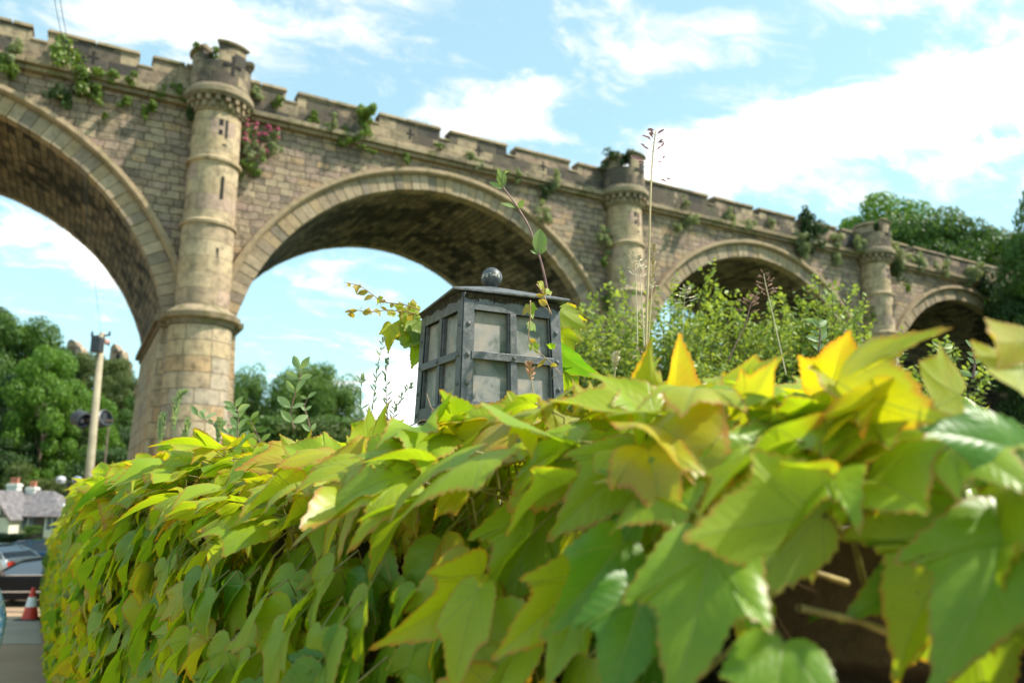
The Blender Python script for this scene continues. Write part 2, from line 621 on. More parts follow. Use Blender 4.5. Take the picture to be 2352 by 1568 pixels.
def arc_pts(k, r, n=56):
    c = S0 + (k + .5) * SP
    a0 = math.asin((ZIMP - ZS) / r)
    return [(c - r * math.cos(a0 + (math.pi - 2 * a0) * i / n), ZS + r * math.sin(a0 + (math.pi - 2 * a0) * i / n)) for i in range(n + 1)]


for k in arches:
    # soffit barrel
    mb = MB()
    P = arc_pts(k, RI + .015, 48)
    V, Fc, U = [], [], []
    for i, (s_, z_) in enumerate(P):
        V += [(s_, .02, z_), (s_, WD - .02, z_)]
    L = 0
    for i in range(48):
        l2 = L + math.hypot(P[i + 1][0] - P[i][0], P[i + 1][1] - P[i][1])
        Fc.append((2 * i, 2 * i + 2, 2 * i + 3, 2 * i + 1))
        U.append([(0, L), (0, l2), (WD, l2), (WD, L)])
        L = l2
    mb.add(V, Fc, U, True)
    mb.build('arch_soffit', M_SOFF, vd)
    for side in (0, 1):
        mb = MB()
        c = S0 + (k + .5) * SP
        NV = 62
        a0 = math.asin((ZIMP - ZS) / RI)
        da = (math.pi - 2 * a0) / NV
        for i in range(NV):
            t0, t1 = a0 + da * (i + .018), a0 + da * (i + .982)
            pr = random.uniform(.03, .075)
            r0, r1 = RI + random.uniform(-.012, .012), RI + .74
            d0, d1 = (-pr, .55) if side == 0 else (WD - .55, WD + pr)
            q = []
            for d_ in (d0, d1):
                for r_, t_ in ((r0, t0), (r1, t0), (r1, t1), (r0, t1)):
                    q.append((c - r_ * math.cos(t_), d_, ZS + r_ * math.sin(t_)))
            mb.add(q, [(0, 1, 2, 3), (7, 6, 5, 4), (0, 4, 5, 1), (1, 5, 6, 2), (2, 6, 7, 3), (3, 7, 4, 0)])
        mb.build('arch_ring', M_RING, vd, bevel=.02)
        # hood mould
        mb = MB()
        a0 = math.asin((ZIMP - ZS) / RO)
        prof = [(RI + .72, .16), (RI + .72, .20), (RO - .20, .30), (RO - .02, .27), (RO, .16), (RO + .02, -.1), (RI + .72, -.1)]
        NH = 64
        sg = -1 if side == 0 else 1
        base = 0 if side == 0 else WD
        V, Fc = [], []
        for i in range(NH + 1):
            t_ = a0 + (math.pi - 2 * a0) * i / NH
            for r_, pd in prof:
                V.append((c - r_ * math.cos(t_), base + sg * pd, ZS + r_ * math.sin(t_)))
        m_ = len(prof)
        for i in range(NH):
            for j in range(m_):
                j2 = (j + 1) % m_
                f = (i * m_ + j, (i + 1) * m_ + j, (i + 1) * m_ + j2, i * m_ + j2)
                Fc.append(f if side == 0 else f[::-1])
        mb.add(V, Fc)
        mb.build('hood_mould', M_HOOD, vd)

# cornice (string course) with projecting drip
for side in (0, 1):
    mb = MB()
    s_ = SA
    while s_ < SB:
        e = min(SB, s_ + random.uniform(1.4, 2.2))
        j = random.uniform(-.02, .02)
        y0, y1 = (-.42 + j, .2) if side == 0 else (WD - .2, WD + .42 + j)
        mb.box(s_ + .006, e - .006, y0, y1, ZC - .02 + j * .5, ZC + .2 + j * .5)
        yy = (-.26, .2) if side == 0 else (WD - .2, WD + .26)
        mb.box(s_ + .01, e - .01, yy[0], yy[1], ZC - .2, ZC - .022)
        s_ = e
    mb.build('cornice', M_COPE, vd, bevel=.03)

# parapet: crenels where the photo shows them on the near side
gaps_px = [(83.4, 106.8, 66), (323.6, 350, 126), (659, 681, 208), (849, 866, 257), (1014, 1026.5, 298), (1163, 1180, 335), (1308, 1321.6, 371),
           (1625.5, 1632.5, 450), (1729, 1735.5, 476), (1825.7, 1832, 500), (1919, 1925, 525)]
gaps = []
for a, b, y in gaps_px:
    g0, g1 = vinv(a, y, 0)[0], vinv(b, y, 0)[0]
    c = (g0 + g1) / 2
    hw = max(.26, min(.42, (g1 - g0) / 2))
    gaps.append((c - hw, c + hw))
g = S0 - SP + 3.0
while g < gaps[0][0] - 3:
    gaps.append((g - .3, g + .3))
    g += 4.6
for i in range(1, 4):
    gaps.append((S0 + 2 * SP + 4.3 * i, S0 + 2 * SP + 4.3 * i + .6))
for i in range(1, 4):
    gaps.append((S0 + 3 * SP + 4.3 * i, S0 + 3 * SP + 4.3 * i + .6))
gaps.sort()
ZSILL = ZM - .62
for side in (0, 1):
    y0, y1 = (-.12, .42) if side == 0 else (WD - .42, WD + .12)
    mb, cp = MB(), MB()
    mb.box(SA, SB, y0, y1, ZC + .2, ZSILL)
    e = SA
    for a, b in gaps + [(SB, SB)]:
        mb.box(e + .0, a, y0 + .003, y1 - .003, ZSILL, ZM - .16)
        q = e - .05
        while q < a:
            q2 = min(a + .05, q + random.uniform(1.1, 1.7))
            if a + .05 - q2 < .5:
                q2 = a + .05
            j = random.uniform(0, .02)
            cp.box(q + .004, q2 - .004, y0 - .09, y1 + .09, ZM - .157, ZM - .02 + j, top=.04)
            q = q2
            if q >= a + .05:
                break
        if b > a:
            cp.box(a - .02, b + .02, y0 - .05, y1 + .05, ZSILL + .003, ZSILL + .1, top=.02)
        e = b
    mb.build('parapet', M_PARA, vd)
    cp.build('coping', M_COPE, vd, bevel=.015)
# cross-shaped loops in the merlons: dark plates painting the shade of the holes
def cross(cx, cz, w, h, l, ya, yb):
    """a cross-shaped prism in the s-z plane"""
    o_ = [(-w, -h), (w, -h), (w, -w), (l, -w), (l, w), (w, w), (w, h), (-w, h), (-w, w), (-l, w), (-l, -w), (-w, -w)]
    m_ = MB()
    m_.add([(cx + a, yb, cz + b) for a, b in o_] + [(cx + a, ya, cz + b) for a, b in o_], [tuple(range(12)), tuple(range(23, 11, -1))] + [(i, 12 + i, 12 + (i + 1) % 12, (i + 1) % 12) for i in range(12)])
    return m_


mid = []
gs = gaps
for (a, b), (c, d) in zip(gs[:-1], gs[1:]):
    L = c - b
    mid.append((b + c) / 2)
for s_ in mid:
    if abs(((s_ - S0) / SP) - round((s_ - S0) / SP)) < .12:
        continue
    z_ = ZM - .72
    cross(s_, z_, .05, .26, .2, -.10, -.128).build('cross_loop', M_DARK, vd)

RS = 0.95                                             # turret shaft radius
RL = 1.10                                             # buttress radius below the impost


def pier(k, side):
    """one pier front (side 0) or its twin on the far face (side 1)"""
    cs = S0 + k * SP
    sg = -1 if side == 0 else 1
    y0 = -.42 if side == 0 else WD + .42             # axis of the round shaft
    # shaft above the impost
    sh = MB()
    sh.lathe([(RS + .04, ZIMP), (RS + .02, ZR2 - .08), (RS + .1, ZR2 - .06), (RS + .12, ZR2 + .05), (RS - .0, ZR2 + .14), (RS - .01, ZR1 - .08), (RS + .09, ZR1 - .06), (RS + .11, ZR1 + .05), (RS - .03, ZR1 + .14),
              (RS - .04, ZC - .62)], cs, y0, 48)
    o = sh.build('turret_shaft', M_SHAFT, vd)
    sl = MB()
    A = -math.pi / 2 + (.28 if side == 0 else 0) if side == 0 else math.pi / 2
    for zc_ in ((ZIMP + ZR2) / 2 + .35, (ZR1 + ZR2) / 2 + .15):
        for da in ((0,) if True else ()):
            t = A + da
            M = Matrix.Translation((cs, y0, 0)) @ Matrix.Rotation(t, 4, 'Z')
            sl.box(RS - .2, RS + .026, -.055, .055, zc_ - .45, zc_ + .45, M)
            sl.build('arrow_slit', M_DARK, o)  # dark plate on the shaft face, painting the shade inside the slit
            sl = MB()
    for dt, dz, hh, ww in ((-.13, .3, .13, .075), (-.13, -.12, .11, .07), (.10, .05, .38, .05), (.06, -.62, .04, .08)):
        M = Matrix.Translation((cs, y0, 0)) @ Matrix.Rotation(A + dt - .1, 4, 'Z')
        z_ = ZR1 + 1.25 + dz
        sl.box(RS - .2, RS - .028 + .03 * ww, -ww, ww, z_ - hh, z_ + hh, M)
        sl.build('opening_shade_plate', M_DARK, o)  # dark plates that paint the shade of a small window cluster
        sl = MB()
    # corbel table
    cb = MB()
    cb.lathe([(RS - .1, ZC - .62), (RS + .03, ZC - .62), (RS + .06, ZC - .5)], cs, y0, 40)
    for r_, z0_, z1_ in ((RS + .14, ZC - .52, ZC - .30), (RS + .27, ZC - .30, ZC - .1)):
        n = 20
        for i in range(n):
            t = 2 * math.pi * (i + (.5 if r_ > RS + .2 else 0)) / n
            M = Matrix.Translation((cs, y0, 0)) @ Matrix.Rotation(t, 4, 'Z')
            cb.box(RS - .1, r_, -.085, .085, z0_, z1_, M)
    cb.lathe([(RS + .05, ZC - .5), (RS + .05, ZC - .1), (RS + .30, ZC - .1), (RS + .39, ZC + .02), (RS + .39, ZC + .2), (RS + .28, ZC + .38), (RS + .08, ZC + .42)], cs, y0, 48)
    co = cb.build('corbel_table', M_COPE, vd)
    # drum with crenels
    RD = RS + .18
    dr = MB()
    zt = ZM - .25
    dr.lathe([(RD, ZC + .38), (RD, zt), (RD - .34, zt), (RD - .34, ZC + .6), (0.01, ZC + .6)], cs, y0, 48, smooth=False)
    capm = MB()
    base_a = -math.pi / 2 + .25 if side == 0 else math.pi / 2
    for i in range(4):
        c_ = base_a + i * math.pi / 2
        hwid = .52
        hgt = zt + (.74 if i in (0,) else .52)
        dr.lathe([(RD + .002, zt - .01), (RD + .002, hgt), (RD - .342, hgt), (RD - .342, zt - .01)], cs, y0, 10, c_ - hwid, c_ + hwid, smooth=False)
        for sgn in (-1, 1):
            t = c_ + sgn * hwid
            pa = [(cs + r_ * math.cos(t), y0 + r_ * math.sin(t), z_) for r_, z_ in ((RD + .002, zt - .01), (RD - .342, zt - .01), (RD - .342, hgt), (RD + .002, hgt))]
            dr.add(pa, [(0, 1, 2, 3)])
        capm.lathe([(RD - .38, hgt - .01), (RD + .10, hgt - .01), (RD + .13, hgt + .07), (RD + .03, hgt + .16), (RD - .38, hgt + .17), (RD - .38, hgt - .01)], cs, y0, 10, c_ - hwid - .05, c_ + hwid + .05)
        for sgn in (-1, 1):
            t = c_ + sgn * (hwid + .05)
            pa = [(cs + r_ * math.cos(t), y0 + r_ * math.sin(t), z_) for r_, z_ in ((RD - .38, hgt - .01), (RD + .10, hgt - .01), (RD + .13, hgt + .07), (RD + .03, hgt + .16), (RD - .38, hgt + .17))]
            capm.add(pa, [(0, 1, 2, 3, 4)])
    d_o = dr.build('turret_drum', M_PARA, vd)
    capm.build('turret_coping', M_COPE, d_o)
    M = Matrix.Translation((cs, y0, 0)) @ Matrix.Rotation(base_a + math.pi / 2, 4, 'Z')
    z_ = zt - .12
    cr = cross(0, z_, .07, .42, .34, -(RD - .2), -(RD + .012))
    cr.v = [tuple(M @ Vector(v)) for v in cr.v]
    cr.build('cross_loop', M_DARK, d_o)  # dark cross plate painting the shade of the loop on the drum
    # lower pier: buttress drum battering outwards
    lo = MB()
    lo.lathe([(RL + .30, ZB), (RL + .02, ZIMP - .25)], cs, y0 + sg * .12, 48)
    lo.build('pier_buttress', M_PIER, vd)
    im = MB()
    ra = RL
    im.lathe([(ra - .1, ZIMP - .45), (ra + .08, ZIMP - .42), (ra + .13, ZIMP - .25), (ra + .30, ZIMP - .20), (ra + .33, ZIMP - .02), (ra + .20, ZIMP + .05), (ra - .1, ZIMP + .30), (RS - .05, ZIMP + .36)], cs, y0 + sg * .12, 48)
    return im


for k in range(-1, 4):
    cs = S0 + k * SP
    hw = SP / 2 - math.sqrt(RI ** 2 - (ZIMP - ZS) ** 2)
    body = MB()
    P0 = [(cs - hw - .45, -.50, ZB), (cs + hw + .45, -.50, ZB), (cs + hw + .45, WD + .50, ZB), (cs - hw - .45, WD + .50, ZB)]
    P1 = [(cs - hw - .06, -.12, ZIMP - .2), (cs + hw + .06, -.12, ZIMP - .2), (cs + hw + .06, WD + .12, ZIMP - .2), (cs - hw - .06, WD + .12, ZIMP - .2)]
    body.add(P0 + P1, [(0, 1, 5, 4), (1, 2, 6, 5), (2, 3, 7, 6), (3, 0, 4, 7), (4, 5, 6, 7)])
    for sgn in (-1, 1):                               # springer corbels left from the centring
        body.box(cs + sgn * (hw + .0) - .22, cs + sgn * (hw + .0) + .22, WD - .9, WD + .1, ZIMP - 2.0, ZIMP - 1.6)
    body.build('pier', M_PIER, vd)
    im0 = pier(k, 0)
    im1 = pier(k, 1)
    im0.v, im0.f  # impost rings plus the straight band round the pier
    for a, b, z0_, z1_ in ((.14, .08, ZIMP - .42, ZIMP - .24), (.30, .24, ZIMP - .237, ZIMP - .03), (.12, .06, ZIMP - .027, ZIMP + .1)):
        im0.box(cs - hw - a, cs + hw + a, -.16 - b, WD + .16 + b, z0_, z1_)
    n0 = len(im0.v)
    im0.add(im1.v, im1.f, [im1.uv[i] for i in range(len(im1.f))], True)
    im0.build('impost', M_COPE, vd)


# ------------------------------------------------------------------ foliage generators
def quads_cloud(n, centers, radii, size, seed, flat=0.0, up_bias=.3):
    """leaf-sized diamonds on the shells of many clumps; returns verts, faces"""
    r = np.random.default_rng(seed)
    idx = r.integers(0, len(centers), n)
    d = r.normal(size=(n, 3))
    d /= np.linalg.norm(d, axis=1)[:, None]
    rad = radii[idx] * (.55 + .5 * r.random(n) ** .5)[:, None]
    p = centers[idx] + d * rad
    nn = d + r.normal(size=(n, 3)) * .55 + np.array([0, 0, up_bias])
    nn /= np.linalg.norm(nn, axis=1)[:, None]
    a = np.cross(nn, r.normal(size=(n, 3)))
    a /= np.linalg.norm(a, axis=1)[:, None]
    b = np.cross(nn, a)
    s = size * (.6 + .8 * r.random(n))[:, None]
    V = np.stack([p - a * s, p + b * s * .6 + nn * s * .15, p + a * s, p - b * s * .6 + nn * s * .15], 1).reshape(-1, 3)
    Fc = np.arange(4 * n)
    return V, Fc


def crown_mesh(name, seed, n=7000, shape='round', nclump=70, size=.0105):
    """unit crown: height 0..1, standing on a trunk"""
    r = np.random.default_rng(seed)
    C, Rr = [], []
    for i in range(nclump):
        t = r.random()
        z = .26 + .70 * t
        if shape == 'round':
            env = .33 * math.sqrt(max(.02, 1 - ((z - .58) / .43) ** 2))
        elif shape == 'tall':
            env = .24 * math.sqrt(max(.02, 1 - ((z - .55) / .47) ** 2))
        else:
            env = .25 * (1.05 - z) + .02
        a = r.random() * 2 * math.pi
        q = env * (.45 + .6 * r.random() ** .5)
        C.append((q * math.cos(a), q * math.sin(a), z))
        k = .04 + .055 * r.random()
        Rr.append((k * 1.7, k * 1.7, k * .95))
    V, Fc = quads_cloud(n, np.array(C), np.array(Rr), size, seed + 1)
    me = bpy.data.meshes.new(name)
    nf = n
    me.vertices.add(len(V))
    me.vertices.foreach_set('co', V.astype(np.float32).ravel())
    me.loops.add(nf * 4)
    me.loops.foreach_set('vertex_index', Fc.astype(np.int32))
    me.polygons.add(nf)
    me.polygons.foreach_set('loop_start', np.arange(0, nf * 4, 4, dtype=np.int32))
    me.polygons.foreach_set('loop_total', np.full(nf, 4, np.int32))
    me.update(calc_edges=True)
    # trunk with limbs reaching the clumps
    tb = MB()
    tb.tube([(0, 0, -.05), (.005, 0, .2), (-.008, .005, .45), (0, 0, .8)], [.03, .022, .015, .004], 8)
    for c in C[::4]:
        z0 = min(.55, max(.16, c[2] - .22))
        tb.tube([(0, 0, z0), (c[0] * .5, c[1] * .5, (z0 + c[2]) / 2 + .01), c], [.011, .007, .002], 5)
    tm = bpy.data.meshes.new(name + '_trunk')
    tm.from_pydata(tb.v, [], tb.f)
    return me, tm


CR = {s: [crown_mesh('crown', sd_, 30000 if s != 'cone' else 9000, s) for sd_ in sds] for s, sds in (('round', (11, 12, 13)), ('tall', (21, 22)), ('cone', (31,)))}
tree_n = [0]


def tree(loc, h, label, mat, shape='round', wid=1.0, name='tree', cat='tree', group='trees on the wooded bank'):
    k = tree_n[0]
    tree_n[0] += 1
    cm_, tm_ = CR[shape][k % len(CR[shape])]
    rt_ = empty(name, loc, random.random() * 6.28)
    tag(rt_, label, cat, group)
    for nm, src, m in (('crown', cm_, mat), ('trunk', tm_, M_BARK)):
        if not src.materials:
            src.materials.append(None)
        o = bpy.data.objects.new(nm, src)
        o.material_slots[0].link = 'OBJECT'
        o.material_slots[0].material = m
        COL.objects.link(o)
        o.parent = rt_
        o.scale = (h * wid, h * wid, h)
    return rt_


def tree_px(px, top, y, base_z, label, mat, shape='round', wid=1.0, **kw):
    p = at(px, top, y)
    return tree((p.x, p.y, base_z), (p.z - base_z) * 1.02, label, mat, shape, wid, **kw)

# ------------------------------------------------------------------ wooded bank and far trees
def terrain(name, x0, x1, y0, y1, fn, mat, nx=40, ny=30):
    V, Fc = [], []
    for j in range(ny + 1):
        for i in range(nx + 1):
            x, y = x0 + (x1 - x0) * i / nx, y0 + (y1 - y0) * j / ny
            V.append((x, y, fn(x, y)))
    for j in range(ny):
        for i in range(nx):
            a = j * (nx + 1) + i
            Fc.append((a, a + 1, a + nx + 2, a + nx + 1))
    mb = MB()
    mb.add(V, Fc, smooth=True)
    o = mb.build(name, mat)
    o['kind'] = 'structure'
    return o


def ss_(a, b, v):
    t = min(1, max(0, (v - a) / (b - a)))
    return t * t * (3 - 2 * t)


def hill_l(x, y):
    return gz(y) - .3 + 22 * ss_(78, 150, y - .25 * (x + 60)) * ss_(-22, -50, x) + .8 * math.sin(x * .3) * math.sin(y * .21)


def hill_r(x, y):
    return gz(y) - .4 + 14 * ss_(66, 120, y) * ss_(25, 55, x) + 9 * ss_(36, 62, x + .15 * (y - 60)) * ss_(40, 60, y)


terrain('hillside', -260, -20, 76, 260, hill_l, M_GROUND)
terrain('hillside', 24, 240, 40, 200, hill_r, M_GROUND)

TL = [
    (-70, 690, 96, 4, M_TREE_D, 'round', .8, 'tall dark tree on the wooded bank at the left picture edge'),
    (35, 728, 92, -2, M_TREE_M, 'round', .62, 'highest mid green tree of the bank left of the bright green tree'),
    (-15, 860, 76, -4.8, M_TREE_D, 'round', .7, 'dark tree behind the grey-roofed house gable'),
    (118, 812, 76, -4.8, M_TREE_B, 'round', .50, 'bright yellow-green tree behind the house chimneys'),
    (205, 905, 79, -4.8, M_TREE_B, 'round', .55, 'smaller bright green tree behind the utility pole'),
    (60, 905, 84, -4.8, M_TREE_M, 'round', .6, 'mid green tree between the dark tree and the bright tree'),
    (130, 800, 112, 6, M_TREE_D, 'round', .7, 'dark olive tree below the ruined tower on the bank'),
    (215, 812, 116, 8, M_TREE_O, 'round', .7, 'olive tree below the red flag on the bank'),
    (262, 826, 112, 6, M_TREE_O, 'round', .7, 'olive tree under the right-hand ruin wall'),
    (300, 872, 104, 3, M_TREE_O, 'round', .65, 'olive green tree sloping down towards the first viaduct pier'),
    (340, 900, 100, 0, M_TREE_M, 'round', .65, 'green tree right beside the first pier'),
    (262, 940, 88, -4, M_TREE_M, 'round', .6, 'mid green tree right of the utility pole at half height'),
    (310, 985, 84, -4.9, M_TREE_D, 'round', .75, 'dark lower tree left of the pier foot'),
    (165, 1000, 80, -4.9, M_TREE_M, 'round', .7, 'low green tree behind the street lamp'),
    (240, 1030, 76, -4.9, M_TREE_D, 'round', .9, 'low dark tree behind the foot of the utility pole'),
    (20, 1010, 74, -4.9, M_TREE_D, 'round', .8, 'low dark tree right behind the white chimneys'),
    (46, 1066, 70, -4.8, M_TREE_O, 'cone', .9, 'small grey-green conifer above the chimney pots'),
    (118, 1098, 72, -4.8, M_TREE_O, 'round', 1.1, 'low olive shrub tree right of the chimneys'),
    (405, 930, 120, 0, M_TREE_M, 'round', .8, 'tree hidden behind the first pier'),
    (572, 838, 100, -5, M_TREE_L, 'tall', .38, 'slim rounded tree immediately right of the first pier'),
    (510, 890, 104, -5, M_TREE_M, 'tall', .4, 'tree half hidden by the right side of the first pier'),
    (684, 842, 102, -5, M_TREE_L, 'tall', .60, 'left tree of the broad clump seen through the big arch'),
    (728, 848, 106, -5, M_TREE_L, 'tall', .58, 'middle tree of the broad clump seen through the big arch'),
    (772, 862, 102, -5, M_TREE_L, 'tall', .56, 'right tree of the broad clump seen through the big arch'),
    (600, 968, 80, -4.9, M_TREE_M, 'round', 1.5, 'low green shrub below the slim tree'),
    (680, 962, 82, -4.9, M_TREE_O, 'round', 1.4, 'low olive shrub below the broad clump of trees'),
    (760, 965, 84, -4.9, M_TREE_M, 'round', 1.5, 'low green shrub under the right tree of the clump'),
    (2030, 474, 84, 6, M_TREE_B, 'round', .62, 'rounded green tree rising behind the far turret'),
    (2110, 500, 80, 6, M_TREE_M, 'round', .62, 'green tree behind the parapet right of the far turret'),
    (1990, 530, 92, 6, M_TREE_M, 'round', .6, 'green tree peeping up just behind the far turret'),
    (2190, 520, 78, 7, M_TREE_M, 'round', .65, 'green tree behind the last stretch of parapet'),
    (2260, 548, 84, 8, M_TREE_O, 'round', .65, 'olive tree behind the end of the viaduct'),
    (2330, 545, 74, 8, M_TREE_M, 'round', .65, 'dark tree farther back at the right picture edge'),
    (2420, 440, 50, -1, M_TREE_M, 'round', .42, 'tall dark tree cut by the right picture edge'),
    (2350, 640, 54, 0, M_TREE_D, 'round', .50, 'dark tree overhanging the end of the viaduct'),
    (2360, 700, 52, -1, M_TREE_D, 'round', .5, 'dark tree in front of the last arch shoulder'),
    (1700, 640, 92, -5, M_TREE_D, 'round', .8, 'dark tree seen through the third arch'),
    (1860, 610, 88, -3, M_TREE_D, 'round', .8, 'dark tree right of centre through the third arch'),
    (2080, 640, 92, -3, M_TREE_D, 'round', .8, 'dark tree seen behind the far pier'),
    (2200, 620, 88, -2, M_TREE_D, 'round', .9, 'dark tree seen through the last arch'),
]
for px, top, y, bz, m, shp, wd, lb in TL:
    tree_px(px, top, y, bz, lb, m, shp, wd)

# ------------------------------------------------------------------ ruins and flag on the bank
M_RUIN = masonry('ruin_stone', .5, .9, STONE, MORT, rough_edge=.06)


def ruin(px0, px1, top, y, lb, prof):
    a, b = at(px0, top, y), at(px1, top, y)
    w = b.x - a.x
    o = empty('castle_ruin', ((a.x + b.x) / 2, y, a.z - 8))
    tag(o, lb, 'ruin', 'ruined castle walls on the bank')
    mb = MB()
    V = [(-w / 2, -1, 0), (w / 2, -1, 0)] + [(w / 2 - w * i / (len(prof) - 1), -1, 8 + h) for i, h in enumerate(reversed(prof))]
    n = len(V)
    V2 = [(x, 1, z) for x, _, z in V]
    mb.add(V + V2, [tuple(range(n)), tuple(range(2 * n - 1, n - 1, -1))] + [(i, n + i, n + (i + 1) % n, (i + 1) % n) for i in range(n)])
    mb.build('wall', M_RUIN, o)
    w_ = MB()
    w_.box(-w * .1, w * .08, -1.05, -.9, 5.2, 6.4)
    w_.build('window', M_DARK, o)


ruin(163, 198, 784, 122, 'ruined tower stump showing over the treetops left of the utility pole', [-.3, .2, .1, -.2, -.8, -1.0, -1.6])
ruin(262, 302, 792, 121, 'broken castle wall showing over the treetops right of the utility pole', [-.6, .1, -.5, -1.2, -1.0, -2.6, -2.8])
p = at(247, 790, 119)
fp = empty('flag', (p.x, p.y, p.z - 9))
tag(fp, 'small faded red flag on a pole above the trees beside the ruins', 'flag')
mb = MB()
mb.tube([(-.9, 0, 0), (-.9, 0, 10.2)], .07, 6)
mb.build('flagpole', simple('white_paint', (.7, .7, .68), .5), fp)
V, Fc = [], []
for i in range(9):
    for z in (9.1, 10.0):
        V.append((-.85 + i * .14, .22 * math.sin(i * 1.1), z - .05 * i))
for i in range(8):
    Fc.append((2 * i, 2 * i + 2, 2 * i + 3, 2 * i + 1))
mb = MB()
mb.add(V, Fc, smooth=True)
o = mb.build('flag_cloth', simple('red_cloth', (.50, .25, .20), .8), fp)
sdm = o.modifiers.new('thick', 'SOLIDIFY')
sdm.thickness = .02

# ------------------------------------------------------------------ houses by the river
M_CREAM = simple('cream_render', (.76, .69, .52), .9, vary=.08, scale=2)
M_WHITER = simple('white_render', (.72, .70, .64), .9, vary=.08, scale=2)
M_SLATE = masonry('slate_roof', .22, .3, [(.22, .20, .21), (.19, .175, .185), (.25, .225, .225), (.20, .19, .20)], (.10, .09, .09), stain_amt=.3, gap=.006, rough_edge=.0)
M_TILE = masonry('clay_tile_roof', .22, .25, [(.40, .20, .15), (.34, .17, .13), (.44, .24, .18)], (.18, .09, .07), stain_amt=.3, gap=.006, rough_edge=.0)
M_TANR = masonry('stone_tile_roof', .25, .3, [(.33, .27, .20), (.28, .23, .18), (.36, .30, .23)], (.14, .11, .09), stain_amt=.3, gap=.006, rough_edge=.0)
M_TERRA = simple('terracotta', (.50, .20, .12), .8)
M_TIMB = simple('dark_timber', (.06, .045, .035), .7)
M_WHITE = simple('white_gloss', (.78, .78, .76), .4, vary=.05)
M_WIN, nb_, bs_ = new_mat('window_glass')
bs_.inputs['Base Color'].default_value = (.10, .13, .16, 1)
bs_.inputs['Roughness'].default_value = .08


def window(parent, x, y, z, w, h):
    f = MB()
    f.box(x - w / 2 - .06, x + w / 2 + .06, y - .05, y + .02, z - .06, z)
    f.box(x - w / 2 - .06, x + w / 2 + .06, y - .05, y + .02, z + h, z + h + .06)
    f.box(x - w / 2 - .06, x - w / 2, y - .05, y + .02, z, z + h)
    f.box(x + w / 2, x + w / 2 + .06, y - .05, y + .02, z, z + h)
    f.box(x - .025, x + .025, y - .045, y + .02, z, z + h)
    fo = f.build('window', M_WHITE, parent)
    g_ = MB()
    g_.box(x - w / 2, x - .025, y - .02, y + .01, z, z + h)
    g_.box(x + .025, x + w / 2, y - .02, y + .01, z, z + h)
    g_.build('pane', M_WIN, fo)


def house(px0, px1, eave, ridge, y, dep, wallm, roofm, label, hip=True, chim=(), wins=(), gable=None):
    s = y / F_PX
    a, b = at(px0, eave, y), at(px1, eave, y)
    x0, w = a.x, b.x - a.x
    zb = gz(y) - .1
    o = empty('house', (x0, y, zb))
    tag(o, label, 'house', 'houses along the riverside')
    ze, zr = a.z - zb, at(px0, ridge, y + dep / 2).z - zb
    mb = MB()
    mb.box(0, w, 0, dep, 0, ze)
    mb.build('wall', wallm, o)
    rf = MB()
    h_ = dep / 2 if hip else 0
    ov = .25
    hl = 0
    hr = min(h_, w * .45)
    V = [(-ov, -ov, ze - .03), (w + ov, -ov, ze - .03), (w + ov, dep + ov, ze - .03), (-ov, dep + ov, ze - .03), (hl - ov, dep / 2, zr), (w - hr + (ov if not hip else 0), dep / 2, zr)]
    U = [[(p[0], p[1] * 1.2) for p in (V[0], V[1], V[5], V[4])], [(p[1], p[0] * 1.2) for p in (V[1], V[2], V[5])], [(p[0], p[1] * 1.2) for p in (V[2], V[3], V[4], V[5])], [(p[1], p[2]) for p in (V[3], V[0], V[4])], [(0, 0)] * 4]
    rf.add(V, [(0, 1, 5, 4), (1, 2, 5), (2, 3, 4, 5), (3, 0, 4), (3, 2, 1, 0)], U)
    ro = rf.build('roof', roofm, o)
    for cx, ctop, cw, npots in chim:
        X = at(cx, ctop, y + dep / 2).x - x0
        zt = at(cx, ctop, y + dep / 2).z - zb
        W = cw * s
        c = MB()
        c.box(X - W / 2, X + W / 2, dep / 2 - .35, dep / 2 + .35, ze, zt)
        c.box(X - W / 2 - .07, X + W / 2 + .07, dep / 2 - .42, dep / 2 + .42, zt - .25, zt - .1)
        co = c.build('chimney', M_WHITER, ro)
        for q in range(npots):
            pm = MB()
            xx = X + W * ((q + .5) / npots - .5) * .85
            pm.lathe([(.13, zt), (.11, zt + .42), (.14, zt + .46), (.14, zt + .52), (.08, zt + .52)], xx, dep / 2, 12)
            pm.build('chimney_pot', M_TERRA, co)
    for wx, wz, ww, wh in wins:
        window(o, wx * w, 0, wz, ww, wh)
    g_ = MB()
    g_.tube([(0, -.3, ze - .06), (w, -.3, ze - .06)], .06, 8)
    g_.tube([(w - .1, -.12, 0), (w - .1, -.12, ze - .1)], .045, 8)
    g_.build('gutter', M_TIMB, o)
    return o, s, ze, zr


h1, s1, ze1, zr1 = house(-10, 143, 1184, 1126, 66, 5.2, M_CREAM, M_SLATE, 'cream rendered house with grey slate roof and two white chimneys', True,
                         chim=((34, 1110, 24, 3), (76, 1118, 20, 2)), wins=((.5, .9, 1.0, 1.1), (.86, .9, .9, 1.1)))
